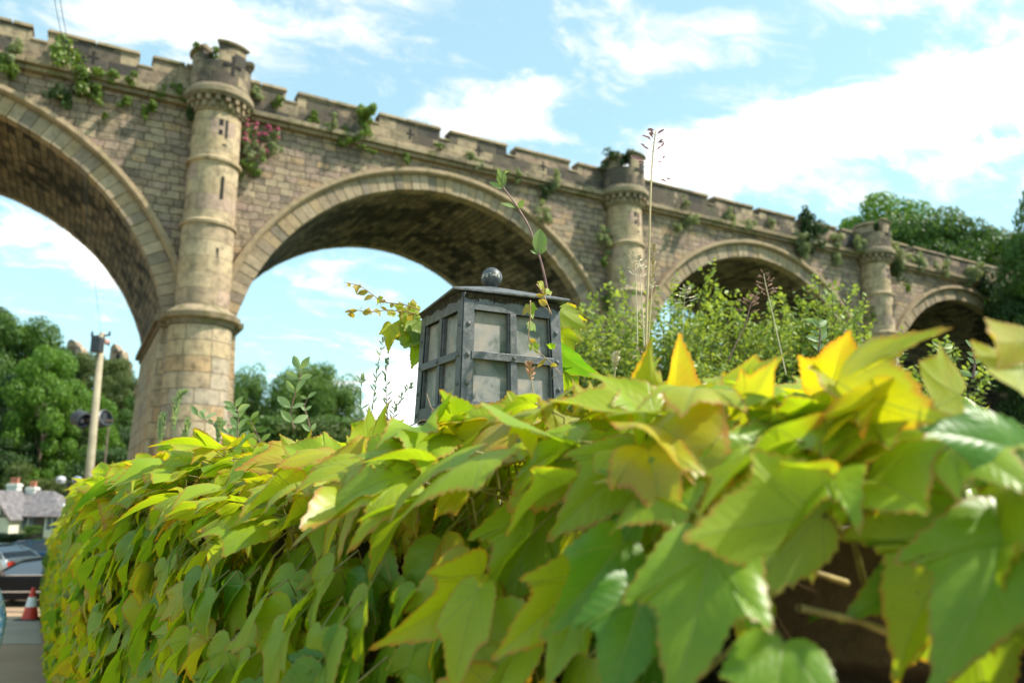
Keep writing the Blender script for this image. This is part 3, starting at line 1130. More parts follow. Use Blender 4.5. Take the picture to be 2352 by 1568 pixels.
# gabled wing in front
gw = MB()
xc = (6 + 10) * s1
gh = 44 * s1
gw.add([(xc - gh, -1.6, 0), (xc + gh, -1.6, 0), (xc + gh, -1.6, ze1), (xc, -1.6, zr1 - .15), (xc - gh, -1.6, ze1),
        (xc - gh, 0.02, 0), (xc + gh, 0.02, 0), (xc + gh, 0.02, ze1), (xc, .02, zr1 - .15), (xc - gh, .02, ze1)],
       [(0, 1, 2, 3, 4), (1, 6, 7, 2), (0, 4, 9, 5)])
gw.build('gable_wall', M_CREAM, h1)
gr = MB()
for sgn in (-1, 1):
    A_, B_ = Vector((xc + sgn * (gh + .3), 0, ze1 - .22)), Vector((xc, 0, zr1 + .02))
    q = [(A_.x, -1.95, A_.z), (B_.x, -1.95, B_.z), (B_.x, 2.0, B_.z), (A_.x, 2.0, A_.z)]
    q += [(x, y, z - .12) for x, y, z in q]
    gr.add(q, [(0, 1, 2, 3), (7, 6, 5, 4), (0, 4, 5, 1), (1, 5, 6, 2), (2, 6, 7, 3), (3, 7, 4, 0)])
gr.build('gable_roof', M_SLATE, h1)
gt = MB()
gt.box(xc - gh, xc + gh, -1.66, -1.58, ze1 - .05, ze1 + .1)
for t in (-.55, -.2, .2, .55):
    hh = (zr1 - ze1) * (1 - abs(t)) - .3
    gt.box(xc + t * gh - .07, xc + t * gh + .07, -1.65, -1.59, ze1 + .1, ze1 + .1 + max(.1, hh))
for sgn in (-1, 1):
    gt.tube([(xc + sgn * (gh + .25), -1.98, ze1 - .3), (xc, -1.98, zr1 - .1)], .09, 4)
gt.build('gable_timber', M_TIMB, h1)
window(h1, xc, -1.6, .75, 1.3, 1.1)
dr_ = MB()
dr_.box(xc + gh + 1.0, xc + gh + 1.9, -.06, .02, 0, 2.0)
dr_.build('door', M_TIMB, h1)
house(150, 172, 1180, 1166, 78, 4, M_WHITER, M_TILE, 'small white house with red tiled roof right of the cream house', False, chim=((158, 1156, 10, 1),), wins=((.5, .9, .6, .9),))
house(176, 214, 1188, 1172, 84, 5, M_WHITER, M_TILE, 'white house with red tiled roof behind the foot of the utility pole', False, wins=((.3, 1, .8, 1),))
house(-70, 14, 1131, 1100, 88, 7, M_WHITER, M_TILE, 'house with red roof behind the left chimney, higher up the bank', False, wins=((.8, 3, .9, 1.1),))
house(86, 116, 1155, 1134, 92, 5, M_CREAM, M_TILE, 'far house with red roof between the chimneys and the street lamp', False)

# riverside shrubs and a low stone wall
tree_px(14, 1224, 40, gz(40), 'dark green clipped bush behind the parked cars', M_TREE_D, 'round', 1.7, name='shrub', cat='shrub', group='shrubs by the car park')
tree_px(46, 1232, 41, gz(41), 'dark green bush next to the copper bush', M_TREE_D, 'round', 1.3, name='shrub', cat='shrub', group='shrubs by the car park')
tree_px(84, 1234, 39, gz(39), 'copper red bush behind the parked cars', M_TREE_R, 'round', 1.8, name='shrub', cat='shrub', group='shrubs by the car park')
tree_px(75, 1206, 58, gz(58), 'rounded green bush against the cream house wall', M_TREE_M, 'round', 1.3, name='shrub', cat='shrub', group='shrubs by the car park')
p = at(60, 1272, 36)
lw = MB()
lw.box(-14, 14, -.25, .25, 0, p.z - gz(36) + .1)
lw.box(-14.02, 14.02, -.31, .31, p.z - gz(36) + .1, p.z - gz(36) + .22)
o = lw.build('low_wall', masonry('low_wall_stone', .2, .4, STONE, MORT))
o.location = (p.x, 36, gz(36))
tag(o, 'low grey stone wall behind the parked cars', 'wall')


# ------------------------------------------------------------------ cars
def car(loc, rz, paint, label):
    o = empty('parked_car', loc, rz)
    o.scale = (.95, .95, .86)
    tag(o, label, 'car', 'cars parked at the roadside')
    # lower body, side profile along x (front at -x), lofted across y
    prof = [(-2.1, .35), (-2.15, .62), (-1.95, .78), (-1.1, .93), (1.2, .98), (1.95, .96), (2.1, .75), (2.12, .38), (1.7, .24), (-1.8, .24)]
    mb = MB()
    V, Fc = [], []
    cols = [(-.86, .90, .0), (-.80, .985, .0), (-.4, 1.0, .02), (.4, 1.0, .02), (.80, .985, .0), (.86, .90, .0)]
    for yy, k, dz in cols:
        for x, z in prof:
            V.append((x * k, yy, .3 + (z - .3) * (1 if abs(yy) < .82 else .94) + dz))
    n = len(prof)
    for i in range(len(cols) - 1):
        for j in range(n):
            j2 = (j + 1) % n
            Fc.append((i * n + j, i * n + j2, (i + 1) * n + j2, (i + 1) * n + j))
    Fc += [tuple(range(n - 1, -1, -1)), tuple(range((len(cols) - 1) * n, len(cols) * n))]
    mb.add(V, Fc)
    b = mb.build('body', paint, o, bevel=.05)
    # cabin
    gp = [(-1.15, .93), (-.45, 1.36), (.1, 1.44), (.9, 1.42), (1.55, 1.2), (1.85, .96)]
    for nm, mt, ins, zr_ in (('windows', M_WIN, 0, None), ('roof', paint, .015, 1)):
        mb = MB()
        if nm == 'windows':
            V = []
            for yy, k in ((-.80, 0), (.80, 0)):
                for x, z in gp:
                    V.append((x, yy * (1 - .26 * max(0, z - .93) / .5), z))
            m_ = len(gp)
            Fc = [tuple(range(m_)), tuple(range(2 * m_ - 1, m_ - 1, -1))] + [(i, m_ + i, m_ + i + 1, i + 1) for i in range(m_ - 1)]
            mb.add(V, Fc)
        else:
            for sgn in (-1, 1):
                for i in range(len(gp) - 1):
                    (xa, za), (xb, zb_) = gp[i], gp[i + 1]
                    mb.tube([(xa, sgn * .80 * (1 - .26 * (za - .93) / .5), za), (xb, sgn * .80 * (1 - .26 * (zb_ - .93) / .5), zb_)], .035, 6)
                for xb in (.25, 1.15):
                    mb.tube([(xb, sgn * .805, .96), (xb - .03, sgn * .60, 1.41)], .035, 4)
            V = []
            for x, z in gp[1:4]:
                for yy in (-.62, -.3, .3, .62):
                    V.append((x, yy, z + .03 + (.02 if abs(yy) < .5 else 0)))
            mb.add(V, [(i * 4 + j, i * 4 + j + 1, i * 4 + j + 5, i * 4 + j + 4) for i in range(2) for j in range(3)])
        mb.build(nm, mt, o)
    for sgn in (-1, 1):
        t = MB()
        t.box(-1.1, 1.75, sgn * .83 - .015, sgn * .83 + .015, .955, .985)
        t.build('window_trim', M_CHROME, o)
        t = MB()
        t.box(-.9, 1.5, sgn * .875 - .02, sgn * .875 + .02, .47, .505)
        t.build('side_moulding', M_CHROME, o)
        t = MB()
        t.box(-.95, -.72, sgn * .98 - .10, sgn * .98 + .10, .96, 1.10, top=.02)
        t.build('wing_mirror', M_TIMB, o, bevel=.02)
        for wx in (-1.3, 1.28):
            w_ = MB()
            M = Matrix.Translation((wx, sgn * .76, .31)) @ Matrix.Rotation(math.pi / 2, 4, 'X')
            pr = [(.2, -.1), (.29, -.1), (.31, -.06), (.31, .06), (.29, .1), (.2, .1)]
            q = MB()
            q.lathe(pr, 0, 0, 28)
            w_.add([M @ Vector(v) for v in q.v], q.f, smooth=True)
            wo = w_.build('wheel', M_RUBBER, o)
            q = MB()
            q.lathe([(.02, .09), (.19, .08), (.2, .1), (.2, -.1), (.19, -.08), (.02, -.09)], 0, 0, 20)
            w_ = MB()
            w_.add([M @ Vector(v) for v in q.v], q.f)
            w_.build('rim', M_CHROME, wo)
        t = MB()
        t.box(-2.13, -1.95, sgn * .62 - .18, sgn * .62 + .18, .60, .74)
        t.build('headlight', M_CHROME, o, bevel=.02)
        t = MB()
        t.box(1.98, 2.11, sgn * .66 - .14, sgn * .66 + .14, .66, .86)
        t.build('tail_light', M_CONE, o, bevel=.02)
    return o


M_CHROME = simple('chrome_trim', (.75, .76, .78), .22, metal=.8, vary=.05)
M_RUBBER = simple('tyre_rubber', (.02, .02, .02), .8)
M_CONE = simple('cone_plastic', (.62, .045, .02), .45, vary=.08)
M_BLACKP = simple('black_car_paint', (.008, .009, .011), .3, coat=.1, vary=.05, spec=.12)
M_SILVP = simple('silver_car_paint', (.52, .55, .57), .25, metal=.4, vary=.05)
M_BLUEP = simple('blue_car_paint', (.05, .16, .30), .2, coat=1, vary=.05)
car((at(60, 1400, 22.0).x + .5, 22.0, gz(22.0)), R(4), M_BLACKP, 'black parked car with chrome trim behind the traffic cone')
car((at(-50, 1350, 29.0).x, 29.0, gz(29.0)), R(-14), M_SILVP, 'silver parked car behind the black one')
car((at(30, 1330, 34.0).x + 1, 33.4, gz(33.4)), R(6), M_BLUEP, 'blue parked car by the low stone wall')

# traffic cone
p = at(68, 1424, 18.0)
cz = gz(18.0) + .012
o = empty('traffic_cone', (p.x, 18.0, cz))
tag(o, 'red and white traffic cone standing on the grey paving', 'traffic cone')
hc = at(68, 1349, 18.0).z - cz
mb = MB()
mb.box(-.24, .24, -.24, .24, 0, .035, top=.01)
mb.build('base', M_RUBBER, o, bevel=.01)
for nm, z0, z1, m in (('cone_body', .035, hc, M_CONE), ('reflective_sleeve', hc * .42, hc * .72, M_WHITE)):
    mb = MB()
    rr = lambda z: .175 + (.035 - .175) * (z / hc) + (.003 if m is M_WHITE else 0)
    mb.lathe([(rr(z0), z0), (rr(z1), z1)] + ([(.02, hc + .01), (.005, hc + .01)] if m is M_CONE else []), 0, 0, 28)
    mb.build(nm, m, o)

# ------------------------------------------------------------------ utility pole, wires, lamps
M_POLE = simple('weathered_pole_timber', (.36, .30, .20), .85, vary=.15, scale=4, bmp=.4)
M_BOX = simple('dark_grey_box', (.035, .038, .045), .5)
YP = 20.2
pt, pb0 = at(235, 764, YP), at(195, 1200, YP)
zbp = gz(YP)
t_ = (zbp - pb0.z) / (pt.z - pb0.z)
pbx = pb0.x + (pt.x - pb0.x) * t_
up_ = empty('utility_pole', (pbx, YP, zbp))
tag(up_, 'leaning pale timber utility pole with a dark box near its top', 'utility pole')
H = pt.z - zbp
L_ = pt.x - pbx
mb = MB()
mb.tube([(0, 0, 0), (L_ * .5, 0, H * .5), (L_, 0, H)], [.115, .10, .075], 20)
mb.build('pole', M_POLE, up_)
zq = at(234, 795, YP).z - zbp
xq = L_ * zq / H
mb = MB()
mb.box(xq - .13, xq + .13, -.30, -.08, zq - .2, zq + .2)
mb.box(xq - .16, xq + .10, -.16, -.1, zq - .05, zq + .05)
mb.build('junction_box', M_BOX, up_, bevel=.02)
mb = MB()
mb.tube([(xq - .28, -.02, zq + .26), (xq + .22, -.02, zq + .30)], .025, 6)
for dx in (-.26, .2):
    mb.tube([(xq + dx, -.02, zq + .28), (xq + dx, -.02, zq + .4)], .03, 8)
mb.build('insulator_arm', M_BOX, up_)
M_WIRE = simple('grey_wire', (.10, .10, .11), .6)
for i, (off, lb) in enumerate(((0, 'overhead wire from the pole top, the right one of the pair at the picture top'), (-1, 'overhead wire from the pole top, the left one of the pair at the picture top'))):
    pts = [at(120 + 13 * off, -90, 4.6), at(138 + 13 * off * 1.0, 0, 5.2), at(152 + 11 * off, 80, 6.2), at(186 + 7 * off, 293, 9.2), at(212 + 3 * off, 590, 14.5), at(234 + 2 * off, 770, 20.1)]
    cu = []
    for a, b in zip(pts[:-1], pts[1:]):
        for q in range(6):
            cu.append(a.lerp(b, q / 6))
    cu.append(pts[-1])
    mb = MB()
    mb.tube(cu, [.0026] * len(cu), 5)
    o = mb.build('overhead_wire', M_WIRE)
    tag(o, lb, 'wire', 'overhead wires')

# twin floodlights on a timber post
YF = 27.0
pf = at(242, 1060, YF)
o = empty('floodlight_post', (pf.x, YF, gz(YF)))
tag(o, 'twin dark floodlights on a thin post behind the utility pole', 'floodlight')
zf = at(212, 966, YF).z - gz(YF)
mb = MB()
mb.tube([(0, 0, 0), (-.02, 0, zf + .01)], [.04, .03], 8)
mb.tube([(-.9, 0, zf + .02), (.1, 0, zf)], .035, 8)
mb.build('post', M_BARK, o)
for px, w_ in ((188, .5), (236, .46)):
    X = at(px, 966, YF).x - pf.x
    mb = MB()
    mb.lathe([(.10, -.25), (.27, -.22), (.30, .18), (.25, .20), (.22, -.05), (.02, -.08)], 0, 0, 20)
    M = Matrix.Translation((X, -.05, zf + .05)) @ Matrix.Rotation(R(70 if px > 200 else 110), 4, 'Y') @ Matrix.Rotation(R(20), 4, 'X')
    q = MB()
    q.add([M @ Vector(v) for v in mb.v], mb.f, smooth=True)
    q.box(X - .26, X + .1, -.2, .2, zf - .1, zf + .28)
    q.build('lamp_head', simple('lamp_housing', (.055, .06, .07), .4), o, bevel=.03)

# street lamp by the houses
YL = 44.0
pl = at(147, 1205, YL)
o = empty('street_lamp', (pl.x, YL, gz(YL)))
tag(o, 'black street lamp with two heads in front of the houses', 'street lamp')
zl = at(147, 1106, YL).z - gz(YL)
mb = MB()
mb.lathe([(.12, 0), (.12, .6), (.07, .8), (.05, zl), (.01, zl + .1)], 0, 0, 14)
mb.tube([(-.42, 0, zl - .1), (0, 0, zl - .25), (.42, 0, zl - .1)], .03, 8)
mb.build('post', M_BOX, o)
for sgn in (-1, 1):
    mb = MB()
    mb.lathe([(.06, zl - .12), (.20, zl - .08), (.26, zl + .12), (.20, zl + .26), (.05, zl + .32)], sgn * .46, 0, 16)
    mb.build('lamp_head', simple('opal_lamp', (.55, .57, .60), .2, vary=.1) if sgn < 0 else simple('glossy_lamp', (.4, .45, .52), .1, metal=.5), o)
mb = MB()
mb.lathe([(.02, zl - 1.55), (.13, zl - 1.45), (.15, zl - 1.33), (.10, zl - 1.2), (.01, zl - 1.17)], -.02, -.15, 14)
mb.build('camera_dome', M_WHITE, o)

# ------------------------------------------------------------------ creeper-covered garden wall
FACE = [(2.6, -1.15), (1.75, -.55), (1.2, -.10), (.78, .30), (.44, .58), (.20, .76), (-.04, 1.02), (-.40, 1.40), (-.98, 2.22), (-1.60, 3.3), (-3.56, 6.7), (-5.70, 10.4), (-10.72, 18.8)]
TOPZ = [.02, .02, .02, .02, .01, .005, -.005, -.015, .0, .005, -.04, -.50, -1.25]     # wall top under the leaves (eye height = 0)
FV = [Vector((x, y, 0)) for x, y in FACE]
SL = [0.0]
for a, b in zip(FV[:-1], FV[1:]):
    SL.append(SL[-1] + (b - a).length)
FA = np.array(FACE)
SLA = np.array(SL)
TZ = np.array(TOPZ)


def face_np(s):
    """point, unit tangent (towards far end), unit outward normal and top height along the wall face"""
    x = np.interp(s, SLA, FA[:, 0])
    y = np.interp(s, SLA, FA[:, 1])
    e = .18
    tx = np.interp(s + e, SLA, FA[:, 0]) - np.interp(s - e, SLA, FA[:, 0])
    ty = np.interp(s + e, SLA, FA[:, 1]) - np.interp(s - e, SLA, FA[:, 1])
    l = np.hypot(tx, ty)
    tx, ty = tx / l, ty / l
    return x, y, tx, ty, -ty, tx, np.interp(s, SLA, TZ)


def gz_np(y):
    return np.array([gz(v) for v in y])


THICK = .55
M_GWALL = masonry('garden_wall_stone', .17, .34, [(.075, .055, .038), (.06, .045, .032), (.09, .065, .042), (.05, .04, .03)], (.03, .024, .018), stain_lo=.45, stain_hi=.6, moss=.3, gap=.012, rough_edge=.03)  # stone colours darkened to carry the leaf shade of the creeper gap
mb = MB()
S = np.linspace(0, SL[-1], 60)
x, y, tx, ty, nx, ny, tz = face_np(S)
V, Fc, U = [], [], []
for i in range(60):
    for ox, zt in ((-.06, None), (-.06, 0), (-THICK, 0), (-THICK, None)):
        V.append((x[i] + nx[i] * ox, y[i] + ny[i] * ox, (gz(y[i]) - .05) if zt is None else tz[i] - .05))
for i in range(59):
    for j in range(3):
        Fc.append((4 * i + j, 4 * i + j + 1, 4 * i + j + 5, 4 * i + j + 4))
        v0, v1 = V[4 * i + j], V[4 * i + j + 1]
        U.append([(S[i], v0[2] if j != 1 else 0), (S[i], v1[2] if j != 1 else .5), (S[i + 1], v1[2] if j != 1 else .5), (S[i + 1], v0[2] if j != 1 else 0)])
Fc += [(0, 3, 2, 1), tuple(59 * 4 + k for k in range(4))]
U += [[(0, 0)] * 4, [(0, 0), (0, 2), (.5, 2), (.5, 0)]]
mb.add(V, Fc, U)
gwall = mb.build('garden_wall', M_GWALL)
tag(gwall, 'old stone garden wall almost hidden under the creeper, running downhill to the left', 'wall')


def lerp(a, b, t):
    return a + (b - a) * t


# leaf outline (right half) from the petiole notch round to the tip
HALF = [(0, 0), (.05, -.07), (.14, -.13), (.25, -.14), (.35, -.09), (.43, .0), (.48, .11), (.52, .23), (.57, .36), (.65, .51), (.74, .70), (.58, .60), (.46, .56), (.36, .56), (.31, .62), (.30, .71), (.255, .82), (.15, .96), (.06, 1.10), (0, 1.26)]
HALF_U = [(0, 0), (.07, -.07), (.16, -.10), (.26, -.09), (.35, -.03), (.42, .06), (.46, .16), (.49, .27), (.51, .37), (.51, .46), (.49, .55), (.455, .61), (.41, .67), (.36, .72), (.31, .78), (.26, .84), (.19, .91), (.12, .98), (.05, 1.05), (0, 1.12)]


def outline(half, teeth):
    pts = []
    n = len(half)
    for i in range(n - 1):
        a, b = np.array(half[i]), np.array(half[i + 1])
        pts.append(a)
        if teeth and i > 1:
            d = b - a
            o = np.array([d[1], -d[0]])
            o = o / (np.linalg.norm(o) + 1e-9)
            pts.append(a + d * .60 + o * .026)
            pts.append(a + d * .74 + o * .004)
    right = pts
    left = [np.array([-p[0], p[1]]) for p in [np.array(half[-1])] + right[::-1][:-1]]
    return np.array(right + left)


def leaf_template(teeth, rings):
    A, B = outline(HALF, teeth), outline(HALF_U, teeth)
    c = np.array([0, .15])
    n = len(A)
    VA, VB, ed = [c], [c], [0.0]
    for t in rings:
        for i in range(n):
            VA.append(c + (A[i] - c) * t)
            VB.append(c + (B[i] - c) * t)
            ed.append(t)
    T = []
    for i in range(n):
        j = (i + 1) % n
        T.append((0, 1 + i, 1 + j))
    for k in range(len(rings) - 1):
        o = 1 + k * n
        for i in range(n):
            j = (i + 1) % n
            T.append((o + i, o + n + i, o + n + j))
            T.append((o + i, o + n + j, o + j))
    return np.array(VA), np.array(VB), np.array(ed), np.array(T)


TPL = {'hi': leaf_template(True, (.25, .5, .72, .88, .96, 1.0)), 'mid': leaf_template(True, (.45, .8, .94, 1.0)), 'lo': leaf_template(False, (.6, 1.0))}


class Leaves:
    def __init__(s):
        s.parts = []

    def add(s, lod, P, Y, N, size, fold, droop, wave, lobed, width, r, hue, curl=None):
        """P base points (L,3), Y tip directions, N upper side normals; arrays of parameters"""
        A, B, ed, T = TPL[lod]
        L = len(P)
        Y = Y / np.linalg.norm(Y, axis=1)[:, None]
        N = N - Y * (N * Y).sum(1)[:, None]
        N = N / np.linalg.norm(N, axis=1)[:, None]
        X = np.cross(Y, N)
        q = A[None] * lobed[:, None, None] + B[None] * (1 - lobed[:, None, None])
        lx, ly = q[:, :, 0] * width[:, None], q[:, :, 1]
        ang = np.arctan2(lx, ly + .2)
        rad = np.hypot(lx, ly)
        ph = (r.random(L) * 6.28)[:, None]
        z = fold[:, None] * (np.sqrt(lx ** 2 + .0025) - .05) - droop[:, None] * ly ** 2 - (droop[:, None] * .7 + .12) * lx ** 2
        z += wave[:, None] * np.sin(5 * ang + ph) * rad ** 2 + .5 * wave[:, None] * np.sin(11 * ang + 2 * ph) * rad ** 2 * ed[None]
        # blade puckers between the veins
        z += .020 * np.abs(np.sin(4.6 * ang)) * np.minimum(rad * 2, 1)
        if curl is None:
            curl = r.normal(0, .25, L)
        lx2 = lx + curl[:, None] * ly ** 2 * .35
        W = P[:, None, :] + size[:, None, None] * (lx2[:, :, None] * X[:, None, :] + ly[:, :, None] * Y[:, None, :] + z[:, :, None] * N[:, None, :])
        uv = np.stack([lx / width[:, None], ly], -1)
        s.parts.append((W.reshape(-1, 3), (T[None] + (np.arange(L) * len(A))[:, None, None]).reshape(-1), uv.reshape(-1, 2), np.tile(ed, L), np.repeat(hue, len(A)), len(A) * L))

    def build(s, name, mat, parent):
        o = 0
        Vs, Fs, Us, E, H = [], [], [], [], []
        for v, f, u, e, h, n in s.parts:
            Vs.append(v)
            Fs.append(f + o)
            Us.append(u)
            E.append(e)
            H.append(h)
            o += n
        return mesh_np(name, np.concatenate(Vs), 3, np.concatenate(Fs), mat, parent, np.concatenate(Us), {'edge': np.concatenate(E), 'hue': np.concatenate(H)})


def creeper_mat():
    m, nb, bs = new_mat('creeper_leaf')
    uvn = nb.new('ShaderNodeUVMap').outputs[0]
    ed = nb.new('ShaderNodeAttribute', attribute_name='edge').outputs['Fac']
    hue = nb.new('ShaderNodeAttribute', attribute_name='hue').outputs['Fac']
    obj = nb.new('ShaderNodeTexCoord').outputs['Object']
    x, y, _ = nb.sep(uvn)
    ax = nb.math('ABSOLUTE', x)
    vein = None
    side = None
    quilt = None
    for ang, wd in ((0, .012), (40, .010), (88, .008)):
        ca, sa = math.cos(R(ang)), math.sin(R(ang))
        along = nb.math('ADD', nb.math('MULTIPLY', y, ca), nb.math('MULTIPLY', ax, sa))
        perp = nb.math('ABSOLUTE', nb.math('SUBTRACT', nb.math('MULTIPLY', y, sa), nb.math('MULTIPLY', ax, ca)))
        wv = nb.math('MULTIPLY_ADD', along, -wd * .7, wd * 1.5)
        l = nb.math('MULTIPLY', nb.smooth(perp, nb.math('MULTIPLY', wv, .4), wv, 1, 0), nb.math('GREATER_THAN', along, 0.0))
        vein = l if vein is None else nb.math('MAXIMUM', vein, l)
        # side veins leave each main vein at about 40 degrees
        ph = nb.math('FRACT', nb.math('MULTIPLY', nb.math('SUBTRACT', along, nb.math('MULTIPLY', perp, .95)), 7.5))
        sv = nb.math('MULTIPLY', nb.smooth(nb.math('ABSOLUTE', nb.math('SUBTRACT', ph, .5)), .02, .10, 1, 0), nb.smooth(perp, .16, .22, 1, 0))
        sv = nb.math('MULTIPLY', sv, nb.math('GREATER_THAN', along, 0.0))
        side = sv if side is None else nb.math('MAXIMUM', side, sv)
        ql = nb.math('MULTIPLY', nb.math('MULTIPLY', nb.math('SINE', nb.math('MULTIPLY', ph, math.pi)), nb.smooth(perp, .0, .07)), nb.smooth(perp, .14, .24, 1, 0))
        quilt = ql if quilt is None else nb.math('MAXIMUM', quilt, ql)
    vv = nb.math('MAXIMUM', vein, nb.math('MULTIPLY', side, .38))
    n1 = nb.noise(obj, 22, 4)
    n2 = nb.noise(obj, 90, 3)
    g = nb.ramp(nb.math('ADD', hue, nb.math('MULTIPLY', nb.math('SUBTRACT', n1, .5), .35)), [
        (0.0, (.045, .165, .022)), (.20, (.12, .275, .02)), (.40, (.24, .38, .018)), (.60, (.32, .43, .02)), (.85, (.43, .42, .02)), (1.0, (.46, .27, .05))])
    g = nb.mix(nb.math('MULTIPLY', vv, .5), g, (.34, .42, .10))
    spot = nb.math('MULTIPLY', nb.smooth(nb.noise(obj, 160, 2), .70, .74), nb.smooth(nb.noise(obj, 14, 2), .5, .6))
    g = nb.mix(nb.math('MULTIPLY', spot, .7), g, (.16, .09, .03))
    g = nb.mix(nb.smooth(n2, .62, .8, 0, .25), g, (.10, .16, .04))
    # autumn-bronze margins, stronger on some leaves, and a few blotched ones
    edge_amt = nb.smooth(nb.math('ADD', nb.math('MULTIPLY', ed, 1.0), nb.math('MULTIPLY', nb.math('SUBTRACT', n1, .5), .12)), nb.math('MULTIPLY_ADD', hue, -.16, 1.0), 1.01)
    g = nb.mix(nb.math('MULTIPLY', edge_amt, .7), g, (.46, .15, .045))
    n3 = nb.noise(obj, 5.5, 2)
    blot = nb.math('MULTIPLY', nb.smooth(nb.math('ADD', n3, nb.math('MULTIPLY', ed, .08)), .70, .80), nb.smooth(hue, .45, .7))
    g = nb.mix(nb.math('MULTIPLY', blot, .7), g, (.30, .10, .035))
    geo = nb.new('ShaderNodeNewGeometry')
    back = geo.outputs['Backfacing']
    under = nb.mix(.4, g, (.22, .27, .09))
    col = nb.mix(back, g, under)
    nb.put(bs.inputs['Base Color'], col)
    nb.put(bs.inputs['Roughness'], nb.math('ADD', nb.math('MULTIPLY', back, .22), nb.math('MULTIPLY_ADD', n2, .2, .28)))
    bs.inputs['Specular IOR Level'].default_value = .52
    hgt = nb.math('ADD', nb.math('ADD', nb.math('MULTIPLY', vein, -.6), nb.math('MULTIPLY', quilt, .9)), nb.math('MULTIPLY', nb.noise(obj, 60, 4), 1.1))
    bump(nb, bs, hgt, .42, .0007)
    tr = nb.new('ShaderNodeBsdfTranslucent')
    tc = nb.mix(1.0, g, (2.0, 1.8, .5), 'MULTIPLY')
    tc = nb.mix(nb.math('MULTIPLY', vv, .4), tc, (.12, .16, .02))
    nb.put(tr.inputs['Color'], tc)
    mx = nb.new('ShaderNodeMixShader')
    mx.inputs[0].default_value = .50
    nb.l.new(bs.outputs[0], mx.inputs[1])
    nb.l.new(tr.outputs[0], mx.inputs[2])
    nb.l.new(mx.outputs[0], m.node_tree.nodes['Material Output'].inputs['Surface'])
    return m


M_CREEP = creeper_mat()
M_PETI = simple('petiole', (.20, .19, .05), .5, vary=.35, scale=30)
M_VINE = simple('woody_vine', (.12, .075, .045), .85, vary=.4, scale=40)

LV = Leaves()
PET = MB()
rg = np.random.default_rng(42)
CAM0 = np.zeros(3)


def scatter(n, s0, s1, lod, size, topfrac, zdepth, seed, petioles=True, shade=1.0, thin_near=False):
    r = np.random.default_rng(seed)
    s = s0 + (s1 - s0) * r.random(n)
    x, y, tx, ty, nx, ny, tz = face_np(s)
    g = gz_np(y)
    istop = r.random(n) < topfrac
    q = r.random(n)
    zd = np.where(istop, 0, q * zdepth)
    hang = np.minimum(tz - zd, tz)
    bottom = g + .35 + .5 * r.random(n)
    z = np.maximum(hang, np.where(s > 4.0, bottom, -9))
    # shoulder: outward bulge of the leaf mass
    off = np.where(istop, -THICK * r.random(n) * 1.05 + .10, .03 + .10 * r.random(n) + .05 * np.sin(s * 3.1) * np.sin(z * 5))
    off = np.where(~istop & (zd < .15), off - (.15 - zd) * .5, off)
    z = np.where(istop, tz + .02 + .07 * r.random(n) + .03 * np.sin(s * 4.3) - .05 * (off > .03), z)
    P = np.stack([x + nx * off, y + ny * off, z], 1)
    Nw = np.stack([nx, ny, 0 * nx], 1)
    Tw = np.stack([tx, ty, 0 * tx], 1)
    U = np.array([0, 0, 1.0])
    jit = r.normal(size=(n, 3))
    lat = r.normal(size=n)
    yt = np.where(istop[:, None], Nw * (.55 + .6 * r.random(n))[:, None] + Tw * (lat * .8 + .2)[:, None] + U * (r.normal(size=n) * .28 - .12)[:, None],
                  -U * .9 + Nw * (.2 + .4 * r.random(n))[:, None] + Tw * (.45 + lat * .45)[:, None])
    nn = np.where(istop[:, None], U * .9 + Nw * .35 + jit * .34, Nw * .80 + U * .92 + jit * .28 - Tw * .12)
    sz = size * np.clip(r.normal(.92, .30, n), .35, 1.45)
    keep = np.ones(n, bool)
    mid = P + yt * sz[:, None] * .5
    keep &= np.linalg.norm(mid, axis=1) > .40
    # nothing may grow through the lantern
    keep &= ~((np.abs(mid[:, 0] + .055) < .20) & (np.abs(mid[:, 1] - 1.77) < .21) & (mid[:, 2] > .10))
    if thin_near:                                     # gap in the leaves where the bare stems show
        near = (P[:, 0] > .15) & (P[:, 0] < .60) & (zd > .04) & (zd < .55)
        keep &= ~(near & (r.random(n) < .97))
    hue = np.clip(np.where(istop, r.normal(.60, .16, n), r.normal(.50, .21, n)), 0, .9)
    P, yt, nn, sz, hue, istop2, Nw2 = P[keep], yt[keep], nn[keep], sz[keep], hue[keep], istop[keep], Nw[keep]
    n = len(P)
    LV.add(lod, P, yt, nn, sz, fold=np.where(r.random(n) < .75, np.abs(r.normal(.38, .2, n)), -np.abs(r.normal(.15, .12, n))), droop=np.abs(r.normal(.34, .18, n)), wave=np.abs(r.normal(.085, .05, n)), lobed=np.clip(r.normal(.62, .35, n), 0, 1.1), width=r.uniform(.85, 1.12, n), r=r, hue=hue)
    if petioles:
        for i in range(n):
            p = Vector(P[i])
            d = Vector(Nw2[i])
            Yv = Vector(yt[i]).normalized()
            e = p - d * random.uniform(.02, .045) - Yv * .02 + Vector((0, 0, -.05 if istop2[i] else -.01))
            m_ = p.lerp(e, .5) - Yv * .02 + Vector((0, 0, .012))
            PET.tube([p, m_, e], [.0012, .0014, .0017], 4, False)


S1, S2, S3 = 3.75, 7.8, 11.5                          # near end of face: lengths along the polyline
scatter(1700, 1.7, 5.2, 'hi', .078, .40, .95, 1, thin_near=True)
scatter(1700, 2.9, 5.4, 'hi', .072, .30, .80, 11, thin_near=True)
scatter(1300, 4.6, 6.6, 'hi', .088, .36, 1.3, 2)
scatter(1100, 6.2, 7.8, 'mid', .092, .34, 1.9, 3)
scatter(3400, 7.6, 11.8, 'mid', .092, .33, 2.2, 4, petioles=False)
scatter(3300, 11.6, 16.0, 'lo', .115, .30, 2.4, 5, petioles=False)
scatter(5200, 15.8, SL[-1] - .02, 'lo', .12, .26, 2.3, 6, petioles=False)


